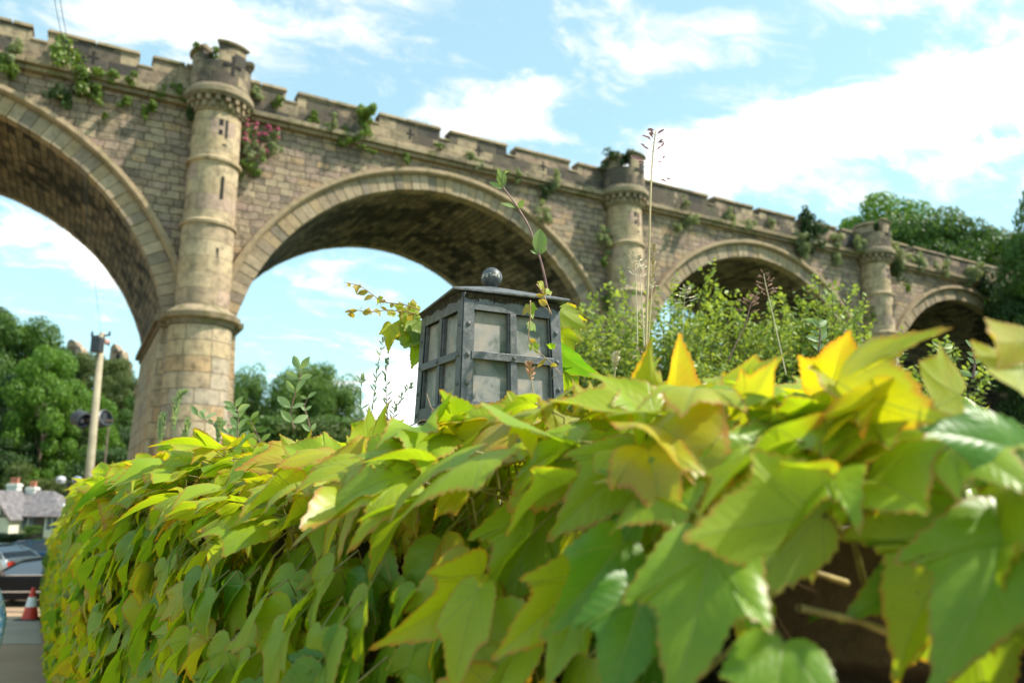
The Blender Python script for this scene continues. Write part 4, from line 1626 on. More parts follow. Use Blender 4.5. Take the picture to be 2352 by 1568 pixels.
# large leaves placed one by one: (base px, base y, tip px, tip y, twist deg, width, fold, droop, hue, underside)
def hero(bx, by, bd, tx_, ty_, td, twist=0, width=.9, fold=.15, droop=.15, hue=.5, under=False, lobed=.9, wave=.05, curl=0.0, to=None, rad=.0016):
    b, t = at(bx, by, bd), at(tx_, ty_, td)
    Yv = (t - b)
    size = Yv.length / 1.22
    Yv.normalize()
    view = -((b + t) / 2).normalized()
    n = view - Yv * view.dot(Yv)
    n.normalize()
    if under:
        n = -n
    n = Matrix.Rotation(R(twist), 3, Yv) @ n
    LV.add('hi', np.array([b]), np.array([Yv]), np.array([n]), np.array([size]), np.array([fold * 1.3]), np.array([droop + .12]), np.array([wave * 1.5]), np.array([lobed * .72]), np.array([width * .78]), rg, np.array([hue]), curl=np.array([curl]))
    if to is not None:
        if len(to) == 3:
            e = at(*to)
        m_ = b.lerp(e, .5) + Vector((0, 0, .008)) - Yv * .01
        PET.tube([b, m_, e], [rad, rad * 1.05, rad * 1.3], 6, False)


H_ = hero
H_(1890, 1182, .60, 1528, 1226, .55, -16, .98, -.05, -.06, .55, True, .8, .02, to=(1985, 1340, .72), rad=.0026)      # big leaf seen from below
H_(1905, 905, .80, 1945, 735, .74, 15, 1.05, .22, .05, .90, True, .95, .06, to=(1925, 1010, .84))
H_(1532, 985, .92, 1440, 778, .88, 40, .85, .5, .05, .80, True, .55, .05)
H_(1532, 985, .92, 1596, 762, .90, -42, .75, .45, .02, .86, True, .4, .05)
H_(1700, 960, .74, 1800, 818, .70, -25, 1.0, .30, .10, .78, True, .8, .06)
H_(1660, 900, .86, 1845, 822, .80, -30, .75, .2, .1, .74, True, .6, .05)
H_(2045, 930, .66, 1800, 872, .62, -48, .85, .12, .2, .88, True, .7, .05)
H_(2360, 785, .60, 2172, 800, .57, 10, .6, .2, .15, .90, True, .7, .06)
H_(2205, 905, .74, 2050, 838, .70, 30, 1.0, .12, .2, .83, True, .7, .05)
H_(2352, 850, .60, 2190, 870, .58, 35, 1.05, .12, .2, .76, True, .7, .05)
H_(2040, 870, .80, 2125, 890, .80, 55, 1.0, -.1, .1, .10, False, .3, .03)
H_(2100, 1150, .62, 2215, 1060, .58, 10, 1.0, .12, .2, .30, False, .7, .05)
H_(2050, 1020, .68, 2045, 1180, .64, 12, 1.1, .2, .2, .22, False, .7, .05)
H_(2165, 1290, .66, 2008, 1362, .60, 10, .85, .25, .2, .26, False, .4, .05, to=(2260, 1262, .74))
H_(2352, 1215, .56, 2155, 1495, .50, 12, 1.0, .25, .2, .33, False, .9, .06)
H_(2352, 1040, .56, 2140, 960, .54, 40, 1.1, .1, .15, .12, False, .6, .05)
H_(1640, 1245, .60, 1562, 1562, .52, 8, 1.0, .20, .25, .36, False, 1.0, .06, curl=.15)
H_(1700, 1230, .62, 1752, 1465, .56, -20, .8, .2, .2, .30, False, .5, .06)
H_(1430, 1245, .70, 1290, 1436, .64, -8, .9, .25, .2, .22, False, .6, .05)
H_(1560, 1150, .68, 1400, 1060, .66, 25, .9, .2, .2, .18, False, .6, .05)
H_(1800, 1475, .56, 1770, 1700, .50, 0, 1.25, .12, .2, .30, False, .4, .05, to=(1700, 1430, .66))
H_(1480, 1360, .64, 1395, 1600, .58, 4, 1.1, .35, .2, .16, False, .9, .06)
H_(1262, 1165, .88, 1122, 1400, .80, 12, 1.0, .22, .25, .48, False, 1.0, .06, curl=.1, to=(1372, 1262, .96), rad=.0022)
H_(1110, 1318, .84, 932, 1500, .76, -28, .95, .38, .2, .68, False, .9, .06)
H_(1100, 1350, .80, 1010, 1585, .74, 20, .7, .3, .2, .62, False, .4, .05)
H_(1350, 1312, .76, 1160, 1520, .70, -20, .85, .35, .2, .66, False, .9, .06)
H_(1330, 1400, .72, 1250, 1560, .68, 10, .8, .2, .2, .42, False, .7, .05)
H_(1490, 1045, .80, 1285, 1150, .72, 30, 1.0, .15, .28, .55, False, .8, .05)
H_(1420, 1000, .88, 1190, 1046, .80, 50, .8, .2, .3, .60, False, .8, .05)
H_(1235, 995, 1.22, 1068, 914, 1.16, 32, .9, .2, .1, .74, False, .6, .05)
H_(1400, 985, 1.05, 1260, 880, 1.0, 30, .95, .25, .15, .84, True, .7, .06)
H_(1370, 1010, 1.0, 1192, 965, .96, 45, .9, .15, .2, .82, True, .7, .06)
H_(1330, 1045, 1.0, 1210, 985, .98, 20, .8, .2, .2, .72, True, .8, .06)
H_(862, 1010, 1.58, 800, 955, 1.52, -20, 1.1, .15, .1, .44, True, .6, .05)
H_(870, 1012, 1.56, 925, 955, 1.56, 25, 1.05, .12, .1, .42, True, .6, .05)
H_(985, 1012, 1.50, 960, 975, 1.5, 20, 1.3, .15, .1, .40, True, .5, .05)
H_(715, 1052, 1.55, 545, 1050, 1.45, 42, .8, .25, .2, .92, False, .6, .06)
H_(700, 1060, 1.50, 640, 1000, 1.5, 10, .9, .2, .1, .70, True, .7, .06)
H_(950, 1095, 1.32, 790, 1085, 1.24, 48, .9, .2, .2, .80, False, .8, .06)
H_(1060, 1060, 1.30, 935, 1075, 1.22, 50, .9, .2, .2, .70, False, .7, .06)
H_(1130, 1085, 1.2, 1040, 1110, 1.12, 40, .9, .2, .2, .78, False, .8, .06)
H_(700, 1495, 1.10, 640, 1600, 1.04, 0, 1.3, .12, .15, .40, False, .3, .04, to=(800, 1480, 1.2))
H_(880, 1150, 1.34, 740, 1260, 1.22, 25, .9, .25, .25, .60, False, .9, .06)
H_(960, 1170, 1.22, 860, 1290, 1.12, 20, .9, .25, .25, .68, False, .9, .06)
H_(740, 1170, 1.46, 640, 1290, 1.36, 25, .9, .25, .25, .52, False, .9, .06)
H_(640, 1180, 1.62, 500, 1270, 1.5, 25, .85, .25, .25, .6, False, .9, .06)
H_(620, 1290, 1.5, 560, 1420, 1.42, 10, .9, .3, .25, .62, False, .9, .06)
H_(790, 1290, 1.2, 700, 1450, 1.12, 15, .9, .3, .25, .55, False, .9, .06)
# beside the lantern
for bx, by, tx_, ty_, h in ((965, 735, 915, 760, .5), (968, 748, 920, 800, .46), (970, 755, 948, 812, .4), (962, 715, 918, 712, .72), (955, 725, 905, 735, .66), (972, 770, 955, 838, .44), (940, 740, 908, 782, .5),
                            (1290, 712, 1335, 738, .66), (1288, 740, 1338, 800, .6), (1283, 775, 1322, 830, .42), (1280, 820, 1330, 862, .3), (1290, 705, 1318, 725, .75), (1286, 850, 1345, 905, .5)):
    H_(bx, by, 1.88, tx_, ty_, 1.85, random.uniform(-30, 30), 1.1, .15, .15, h, random.random() < .6, .8, .07)
H_(962, 742, 1.92, 934, 832, 1.84, 20, 1.05, .1, .15, .42, True, 1.0, .05)
H_(950, 728, 1.90, 900, 768, 1.86, -20, .9, .1, .15, .50, True, .9, .05)
H_(1278, 706, 1.80, 1344, 772, 1.80, -28, 1.0, .12, .15, .72, True, .6, .05)
H_(1285, 762, 1.82, 1330, 850, 1.80, 20, .9, .12, .15, .62, True, .8, .05)
H_(1280, 800, 1.78, 1352, 886, 1.72, 40, .7, .2, .35, .15, False, .3, .04)
for bx, by, tx_, ty_, h in ((1248, 652, 1232, 664, .85), (1262, 668, 1250, 676, .6), (868, 685, 880, 700, .8), (905, 715, 885, 728, .8), (925, 705, 900, 700, .85), (940, 712, 925, 735, .6), (955, 700, 935, 690, .9), (950, 728, 925, 722, .45),
                            (1216, 700, 1222, 728, .5), (1224, 742, 1212, 765, .35), (1222, 790, 1236, 808, .45), (1268, 800, 1262, 780, .3), (1290, 735, 1300, 752, .7), (900, 745, 890, 800, .75),
                            (822, 655, 818, 668, .95), (850, 712, 842, 722, .95), (870, 712, 862, 728, .95)):
    H_(bx, by, 1.62 if bx > 1200 and bx < 1280 else 1.84, tx_, ty_, 1.60 if bx > 1200 and bx < 1280 else 1.82, random.uniform(-25, 25), .95, .3, .15, h, random.random() < .5, .9, .08)

# small shaded leaves and brown twigs inside the gap near the camera
r_ = np.random.default_rng(99)
n_i = 260
s_i = r_.uniform(1.3, 3.5, n_i)
x, y, tx, ty, nx, ny, tz = face_np(s_i)
of = r_.uniform(-.05, .01, n_i)
z_i = tz - r_.uniform(.03, .6, n_i)
P_i = np.stack([x + nx * of, y + ny * of, z_i], 1)
Y_i = np.stack([nx * .4, ny * .4, -.6 + 0 * nx], 1) + r_.normal(size=(n_i, 3)) * .5
N_i = np.stack([nx, ny, .5 + 0 * nx], 1) + r_.normal(size=(n_i, 3)) * .4
LV.add('mid', P_i, Y_i, N_i, r_.uniform(.014, .04, n_i), fold=r_.normal(.2, .1, n_i), droop=np.abs(r_.normal(.2, .1, n_i)), wave=np.abs(r_.normal(.06, .03, n_i)), lobed=r_.random(n_i), width=r_.uniform(.8, 1, n_i), r=r_, hue=r_.uniform(0, .25, n_i))
TWG = MB()
for i in range(150):
    s = random.uniform(1.2, 3.6)
    pts = []
    ds, dz, z = random.uniform(-.05, .05), random.uniform(-.12, .16), random.uniform(-.6, .0)
    for k in range(5):
        q = face_np(np.array([s + ds * k]))
        o_ = -.045 + .035 * random.random()
        pts.append((q[0][0] + q[4][0] * o_, q[1][0] + q[5][0] * o_, min(float(q[6][0]), z + dz * k * .25) + random.uniform(-.012, .012)))
    rr_ = random.uniform(.0008, .0025)
    TWG.tube(pts, [rr_ * (1 - .12 * k) for k in range(5)], 4, False)
cr_o = empty('boston_ivy', (0, 0, 0))
TWG.build('brushwood', M_VINE, cr_o)
tag(cr_o, 'dense green-yellow creeper with red-edged leaves covering the wall in front', 'creeper', kind=None)
LV.build('foliage', M_CREEP, cr_o)
PET.build('leaf_stalk', M_PETI, cr_o)
# bare woody stems in the gap near the camera and under the leaf layer
VN = MB()
for i in range(45):
    s = random.uniform(1.2, 3.7)
    a = face_np(np.array([s]))
    z = random.uniform(-.9, .08)
    pts = []
    ds = random.uniform(-.12, .12)
    dz = random.uniform(-.25, .3)
    for k in range(6):
        q = face_np(np.array([s + ds * k]))
        o_ = -.03 + .03 * random.random()
        pts.append((q[0][0] + q[4][0] * o_, q[1][0] + q[5][0] * o_, min(q[6][0], z + dz * k * .2) + random.uniform(-.012, .012)))
    r_ = random.uniform(.001, .004)
    VN.tube(pts, [r_ * (1 - .1 * k) for k in range(6)], 5, False)
for (a, b, r_) in (((1835, 1395, .60), (2105, 1478, .68), .0030), ((1755, 1300, .66), (1945, 1338, .74), .0027), ((2180, 1060, .62), (2140, 1190, .66), .0024), ((2290, 1050, .64), (2275, 1150, .68), .0020), ((1600, 1560, .6), (1760, 1440, .7), .002), ((2080, 1180, .68), (1990, 1400, .74), .0016)):
    PA, PB = at(*a), at(*b)
    m_ = PA.lerp(PB, .5) + Vector((0, 0, .004))
    VN.tube([PA, m_, PB], [r_, r_, r_ * 1.3], 6, False)
M_STEM = simple('yellow_stem', (.36, .28, .10), .6, vary=.4, scale=25)
VN.build('stem', M_STEM, cr_o)
# little young leaves and moss deep inside the gap
# light far end bush beyond the end of the wall top
tree_px(165, 1206, 16.6, gz(16.6), 'bright green rounded bush showing over the far end of the creeper wall', M_TREE_B, 'round', .55, name='shrub', cat='shrub', group=None)

# ------------------------------------------------------------------ lantern
M_IRON, nb_, bs_ = new_mat('painted_iron')
ob_ = nb_.new('ShaderNodeTexCoord').outputs['Object']
n_ = nb_.noise(ob_, 60, 6, .65)
nl = nb_.noise(ob_, 14, 5, .7)
c_ = nb_.mix(nb_.smooth(n_, .35, .7), (.075, .076, .076), (.145, .145, .142))
c_ = nb_.mix(nb_.smooth(nl, .60, .72, 0, .55), c_, (.13, .10, .06))
c_ = nb_.mix(nb_.smooth(nb_.noise(ob_, 240, 2), .70, .76, 0, .6), c_, (.35, .34, .30))
nb_.put(bs_.inputs['Base Color'], c_)
nb_.put(bs_.inputs['Roughness'], nb_.smooth(n_, .3, .7, .32, .6))
bump(nb_, bs_, nb_.math('ADD', nb_.noise(ob_, 45, 4), nb_.math('MULTIPLY', nb_.noise(ob_, 260, 3), .4)), .5, .003)
M_DIRT, nb_, bs_ = new_mat('cobweb_dirt')
ob_ = nb_.new('ShaderNodeTexCoord').outputs['Object']
nb_.put(bs_.inputs['Base Color'], nb_.ramp(nb_.noise(ob_, 70, 8, .75), [(.3, (.012, .010, .008)), (.5, (.035, .028, .018)), (.68, (.12, .10, .05)), (.8, (.20, .19, .10))]))
bs_.inputs['Roughness'].default_value = .95
bump(nb_, bs_, nb_.noise(ob_, 130, 6, .7), 1.0, .004)
M_GLASS, nb_, bs_ = new_mat('frosted_glass')
ob_ = nb_.new('ShaderNodeTexCoord').outputs['Object']
gn = nb_.noise(ob_, 16, 4, .6)
bs_.inputs['Transmission Weight'].default_value = .85
nb_.put(bs_.inputs['Base Color'], nb_.ramp(gn, [(.3, (.62, .66, .60)), (.5, (.80, .78, .74)), (.7, (.86, .78, .68))]))
bs_.inputs['Roughness'].default_value = .38
bs_.inputs['IOR'].default_value = 1.45
bump(nb_, bs_, nb_.noise(ob_, 320, 3, .6), .45, .0015)
tr_ = nb_.new('ShaderNodeBsdfTranslucent')
nb_.put(tr_.inputs['Color'], nb_.ramp(nb_.noise(ob_, 17, 4, .6, dist=.8), [(.36, (.16, .26, .11)), (.46, (.42, .43, .38)), (.56, (.56, .46, .37)), (.66, (.85, .80, .75))]))
df_ = nb_.new('ShaderNodeBsdfDiffuse')
nb_.put(df_.inputs['Color'], nb_.ramp(nb_.noise(ob_, 19, 5, .65, dist=.6), [(.38, (.15, .18, .12)), (.48, (.36, .36, .33)), (.60, (.54, .45, .36))]))
m1 = nb_.new('ShaderNodeMixShader')
m1.inputs[0].default_value = .6
nb_.l.new(tr_.outputs[0], m1.inputs[1])
nb_.l.new(df_.outputs[0], m1.inputs[2])
m2 = nb_.new('ShaderNodeMixShader')
m2.inputs[0].default_value = .80
nb_.l.new(bs_.outputs[0], m2.inputs[1])
nb_.l.new(m1.outputs[0], m2.inputs[2])
nb_.l.new(m2.outputs[0], M_GLASS.node_tree.nodes['Material Output'].inputs['Surface'])

fc = at(1067, 951, 1.605)
ZB0 = fc.z
ZE = at(1045, 662, 1.595).z
LX, LY, LR = -.055, 1.772, R(28)
lan = empty('lantern', (LX, LY, ZB0), LR)
tag(lan, 'square black iron lantern with frosted panes and ball finial on the creeper wall', 'lantern')
HB = ZE - ZB0 - .004
HS0, HS1 = .1275, .1185                               # half widths at foot and head
hsz = lambda z: HS0 + (HS1 - HS0) * z / HB
fr, dirt = MB(), MB()
SW = .026


def slab(mb, M, u0, u1, z0, z1, t0, t1):
    """strip on one tapering face, u along the face, t outwards from the face plane"""
    P = []
    for t in (t0, t1):
        for u, z in ((u0, z0), (u1, z0), (u1, z1), (u0, z1)):
            k = hsz(z) / HS0
            P.append(M @ Vector((u * k, -(hsz(z) + t), z)))
    mb.add(P, [(0, 1, 2, 3), (7, 6, 5, 4), (0, 4, 5, 1), (1, 5, 6, 2), (2, 6, 7, 3), (3, 7, 4, 0)])


for f in range(4):
    M = Matrix.Rotation(f * math.pi / 2, 4, 'Z')
    h = HS0
    slab(fr, M, -h, -h + SW, 0, HB, .0, .003)
    slab(fr, M, h - SW, h, 0, HB, .0, .003)
    slab(fr, M, -h + SW, h - SW, 0, .030, -.001, .0022)
    slab(fr, M, -h + SW, h - SW, HB - .036, HB, -.001, .0022)
    zm = HB * .485
    slab(fr, M, -h + SW - .004, h - SW + .004, zm - .0085, zm + .0085, .0024, .0052)
    slab(fr, M, -.008, .008, .0298, HB - .0362, -.0012, .0022)
    # rebates behind the straps throw a dark line round every pane
    for u0, u1, z0, z1 in ((-h + SW, -h + SW + .004, .03, HB - .036), (h - SW - .004, h - SW, .03, HB - .036), (-.012, .012, .03, HB - .036)):
        slab(fr, M, u0, u1, z0, z1, -.016, -.0015)
    slab(fr, M, -h + SW, h - SW, zm - .006, zm + .006, -.0155, -.0018)
    for u in (-h + SW * .5, h - SW * .5):
        for z in (.016, HB * .25, zm, HB * .74):
            k = hsz(z) / HS0
            c0 = Vector((u * k, -(hsz(z) + .003), z))
            Q = MB()
            Q.lathe([(.0058, -.0005), (.0052, .0018), (.0035, .0036), (.0003, .0046)], 0, 0, 12)
            T = M @ Matrix.Translation(c0) @ Matrix.Rotation(math.pi / 2, 4, 'X')
            fr.add([T @ Vector(v) for v in Q.v], Q.f, smooth=True)
    Q = MB()
    Q.lathe([(.0055, -.0005), (.0048, .0018), (.003, .0036), (.0003, .0042)], 0, 0, 12)
    T = M @ Matrix.Translation((0, -(hsz(zm) + .0052), zm)) @ Matrix.Rotation(math.pi / 2, 4, 'X')
    fr.add([T @ Vector(v) for v in Q.v], Q.f, smooth=True)
    # dirt and cobweb caked under the eaves
    dn = 120
    V, Fc = [], []
    for i in range(dn + 1):
        u = -h + 2 * h * i / dn
        dz = .012 + .0025 * math.sin(i * .17 + f) + .007 * random.random() ** 6
        for z, t in ((HB - .002, .012), (HB - dz * .5, .005 + .002 * random.random()), (HB - dz, .0036)):
            V.append(M @ Vector((u * hsz(z) / HS0, -(hsz(z) + t), z)))
    for i in range(dn):
        for j in range(2):
            Fc.append((3 * i + j, 3 * i + j + 1, 3 * i + j + 4, 3 * i + j + 3))
    dirt.add(V, Fc, smooth=True)
# inner floor, foot flange
fr.box(-HS0 + .004, HS0 - .004, -HS0 + .004, HS0 - .004, -.006, -.001)
fr.box(-HS0 + .008, HS0 - .008, -HS0 + .008, HS0 - .008, -.022, -.0062)
fr.box(-.05, .05, -.05, .05, -.20, -.0222)
fo = fr.build('frame', M_IRON, lan, bevel=.0008)
dirt.build('cobweb', M_DIRT, lan)
for f in range(4):
    M = Matrix.Rotation(f * math.pi / 2, 4, 'Z')
    for u0, u1 in ((-HS0 + SW, -.008), (.008, HS0 - SW)):
        for z0, z1 in ((.03, zm), (zm, HB - .036)):
            g_ = MB()
            slab(g_, M, u0, u1, z0, z1, -.0135, -.0105)
            g_.build('glass_pane', M_GLASS, lan)
# roof, turned slightly on its body
hr_ = .1385
rz = R(22) - LR
rf = MB()
MR = Matrix.Translation((.0088, .004, HB + .004)) @ Matrix.Rotation(rz, 4, 'Z')
ap = at(1114, 655, 1.77).z - ZB0 - HB - .004
V = [(-hr_, -hr_, 0), (hr_, -hr_, 0), (hr_, hr_, 0), (-hr_, hr_, 0)]
V += [(x * 1.0, y * 1.0, .0052) for x, y, z in V]
V += [(.0, .0, ap), (-.118, -.118, -.001), (.118, -.118, -.001), (.118, .118, -.001), (-.118, .118, -.001), (0, 0, ap - .012)]
rf.add([MR @ Vector(v) for v in V], [(0, 1, 5, 4), (1, 2, 6, 5), (2, 3, 7, 6), (3, 0, 4, 7), (4, 5, 8), (5, 6, 8), (6, 7, 8), (7, 4, 8),
                                     (1, 0, 9, 10), (2, 1, 10, 11), (3, 2, 11, 12), (0, 3, 12, 9), (10, 9, 13), (11, 10, 13), (12, 11, 13), (9, 12, 13)])
rf.build('roof', M_IRON, lan, bevel=.0008)
M_BALL, nb_, bs_ = new_mat('weathered_ball')
ob_ = nb_.new('ShaderNodeTexCoord').outputs['Object']
c_ = nb_.mix(nb_.smooth(nb_.noise(ob_, 90, 6), .3, .7), (.04, .045, .05), (.085, .093, .10))
_, _, bz_ = nb_.sep(ob_)
RB = 24.8 / F_PX * 1.80
zbc = at(1114.7, 636, 1.77).z - ZB0
band = nb_.math('MULTIPLY', nb_.smooth(nb_.math('ABSOLUTE', nb_.math('SUBTRACT', bz_, zbc + .001)), .003, .007, 1, 0), nb_.smooth(nb_.noise(ob_, 150, 3, .7), .53, .57))
c_ = nb_.mix(nb_.math('MULTIPLY', band, .9), c_, (.50, .44, .33))
nb_.put(bs_.inputs['Base Color'], c_)
bs_.inputs['Roughness'].default_value = .45
bump(nb_, bs_, nb_.noise(ob_, 200, 4), .4, .001)
fb = MB()
prof = [(RB * math.cos(a), zbc + RB * math.sin(a)) for a in np.linspace(-1.2, math.pi / 2 - .01, 60)]
fb.lathe([(.014, HB + ap - .006), (.0125, HB + ap + .004), (.010, zbc - RB * .9)] + prof, .0088 + (at(1114.7, 636, 1.77).x - LX) * 0 + .0, .004, 36)
fb.build('finial', M_BALL, lan)
lb_ = MB()
lb_.lathe([(.006, .0), (.022, .02), (.022, .05), (.014, .055), (.03, .09), (.034, .12), (.024, .145), (.002, .155)], 0, 0, 20)
lb_.build('bulb', simple('opal_bulb', (.75, .74, .68), .3), lan)

# dead twigs under the lantern foot
for k in range(1):
    tw = MB()
    for i in range(26):
        a = at(random.uniform(985, 1130), random.uniform(968, 992), random.uniform(1.55, 1.72))
        b = a + Vector((random.uniform(-.07, .07), random.uniform(-.05, .02), random.uniform(-.015, .03)))
        c = a.lerp(b, .5) + Vector((random.uniform(-.01, .01), 0, random.uniform(-.006, .012)))
        tw.tube([a, c, b], [.0022, .0018, .001], 5)
    for pts in ([(1010, 982, 1.56), (1000, 955, 1.55), (988, 930, 1.55), (980, 905, 1.56)], [(1000, 955, 1.55), (1020, 940, 1.55)], [(1003, 960, 1.56), (990, 945, 1.56)], [(1060, 985, 1.52), (1058, 965, 1.5), (1052, 950, 1.5)]):
        tw.tube([at(*p) for p in pts], .0012, 5)
    o = tw.build('dead_twigs', simple('dry_twig', (.22, .15, .095), .9, vary=.5, scale=40))
    tag(o, 'tangle of dry brown twigs under the left foot of the lantern', 'twigs')


# ------------------------------------------------------------------ sprigs, grasses and weeds
def curve_pts(P, n=6):
    P = [Vector(p) for p in P]
    out = []
    for i in range(len(P) - 1):
        p0, p1, p2, p3 = P[max(i - 1, 0)], P[i], P[i + 1], P[min(i + 2, len(P) - 1)]
        for k in range(n):
            t = k / n
            out.append(.5 * ((2 * p1) + (p2 - p0) * t + (2 * p0 - 5 * p1 + 4 * p2 - p3) * t * t + (3 * p1 - p0 - 3 * p2 + p3) * t ** 3))
    out.append(P[-1])
    return out


def oval(mb, b, t, w, nrm, fold=.25, bend=.1):
    """pointed oval leaf with a folded midrib"""
    b, t = Vector(b), Vector(t)
    Y = t - b
    L = Y.length
    Y.normalize()
    n = Vector(nrm) - Y * Vector(nrm).dot(Y)
    n.normalize()
    X = Y.cross(n)
    prof = [0, .45, .8, 1, .98, .82, .5, 0]
    V, Fc = [], []
    m = len(prof)
    for i, k in enumerate(prof):
        u = i / (m - 1)
        c = b + Y * (L * u) + n * (-bend * L * u * u)
        hw = w * .5 * k
        V += [c - X * hw + n * (fold * hw), c, c + X * hw + n * (fold * hw)]
    for i in range(m - 1):
        for j in range(2):
            a = 3 * i + j
            Fc.append((a, a + 1, a + 4, a + 3))
    mb.add(V, Fc, smooth=True)


VIEW = Vector((.0, -1, -.1))
M_HONEY = leafy('sprig_leaf', (.16, .24, .08), (.30, .40, .15), .45, .4)
M_REDST = simple('reddish_stem', (.24, .12, .10), .5, vary=.35, scale=30)
YS_ = 1.98
o = empty('honeysuckle_shoot', at(1258, 676, YS_))
tag(o, 'tall bare reddish shoot with a few oval leaves rising behind the lantern', 'plant shoot')
inv = -Vector(o.location)
pl_ = [(1258, 676), (1252, 640), (1240, 592), (1224, 545), (1212, 515), (1190, 478), (1168, 447), (1157, 432), (1150, 410)]
mb = MB()
c_ = [p + inv for p in curve_pts([at(x, y, YS_) for x, y in pl_])]
mb.tube(c_, [lerp(.0034, .0016, i / len(c_)) for i in range(len(c_))], 8)
for b, t in (((1157, 436), (1148, 405)), ((1157, 436), (1156, 400)),):
    mb.tube([at(*b, YS_) + inv, at(*t, YS_) + inv], .0008, 5)
mb.build('stem', M_REDST, o)
for b, t, w, nn in (((1237, 587), (1241, 524), .040, (.2, -1, .1)), ((1237, 585), (1217, 574), .009, (0, -1, .4)), ((1237, 585), (1258, 570), .010, (0, -1, .4)), ((1190, 480), (1203, 458), .016, (.3, -1, 0)),
                    ((1186, 478), (1150, 465), .014, (0, -1, .5)), ((1155, 434), (1124, 418), .016, (0, -1, .3)), ((1156, 434), (1151, 388), .018, (.3, -1, 0)), ((1154, 430), (1142, 398), .014, (-.4, -1, 0)), ((1156, 430), (1161, 396), .012, (.6, -1, 0)),
                    ((1145, 402), (1144, 385), .007, (0, -1, 0)), ((1158, 398), (1168, 393), .006, (0, -1, 0))):
    mb = MB()
    oval(mb, at(*b, YS_) + inv, at(*t, YS_ - .01) + inv, w, nn, .3, .05)
    mb.build('leaf', M_HONEY, o)

# trailing creeper tendrils
M_TEND = simple('tendril', (.42, .25, .12), .5)
M_YLEAF = leafy('young_leaf', (.30, .28, .05), (.48, .34, .10), .5)
for lb, path, y_, twig in (
        ('upper pinkish tendril reaching left from the lantern roof', [(965, 712), (930, 700), (880, 692), (850, 672), (825, 656), (790, 648)], 1.80, 7),
        ('lower curling tendril reaching left from the lantern', [(960, 722), (930, 716), (890, 712), (850, 716), (818, 712), (806, 716)], 1.82, 9),
        ('thin vine hanging down the right front of the lantern', [(1232, 652), (1246, 672), (1258, 700), (1268, 722)], 1.60, 3),
        ('vine trailing across the right lantern panes', [(1218, 690), (1218, 730), (1214, 770), (1222, 795), (1245, 815), (1265, 832), (1290, 862)], 1.61, 4)):
    P0 = at(*path[0], y_)
    o = empty('tendril', P0)
    tag(o, lb, 'tendril', 'creeper tendrils round the lantern')
    mb, lf = MB(), MB()
    C_ = [p - P0 for p in curve_pts([at(x, y, y_ - (.012 if 'panes' in lb else 0) + .0 * i) for i, (x, y) in enumerate(path)])]
    mb.tube(C_, [lerp(.0016, .0006, i / len(C_)) for i in range(len(C_))], 5)
    for k in range(twig * 2):
        i = random.randrange(2, len(C_))
        a = C_[i]
        d = Vector((random.uniform(-1, .3), random.uniform(-.3, .3), random.uniform(-1, .6))).normalized() * random.uniform(.008, .028)
        if k % 2:
            mb.tube([a, a + d * .5 + Vector((0, 0, .003)), a + d, a + d + Vector((-.003, 0, -.004))], [.0006, .0005, .0004, .0003], 4)
        else:
            oval(lf, a, a + d, random.uniform(.007, .017), (random.uniform(-.5, .5), -1, random.uniform(-.5, .5)), .4, .2)
    mb.build('stem', M_TEND, o)
    lf.build('foliage', M_YLEAF, o)


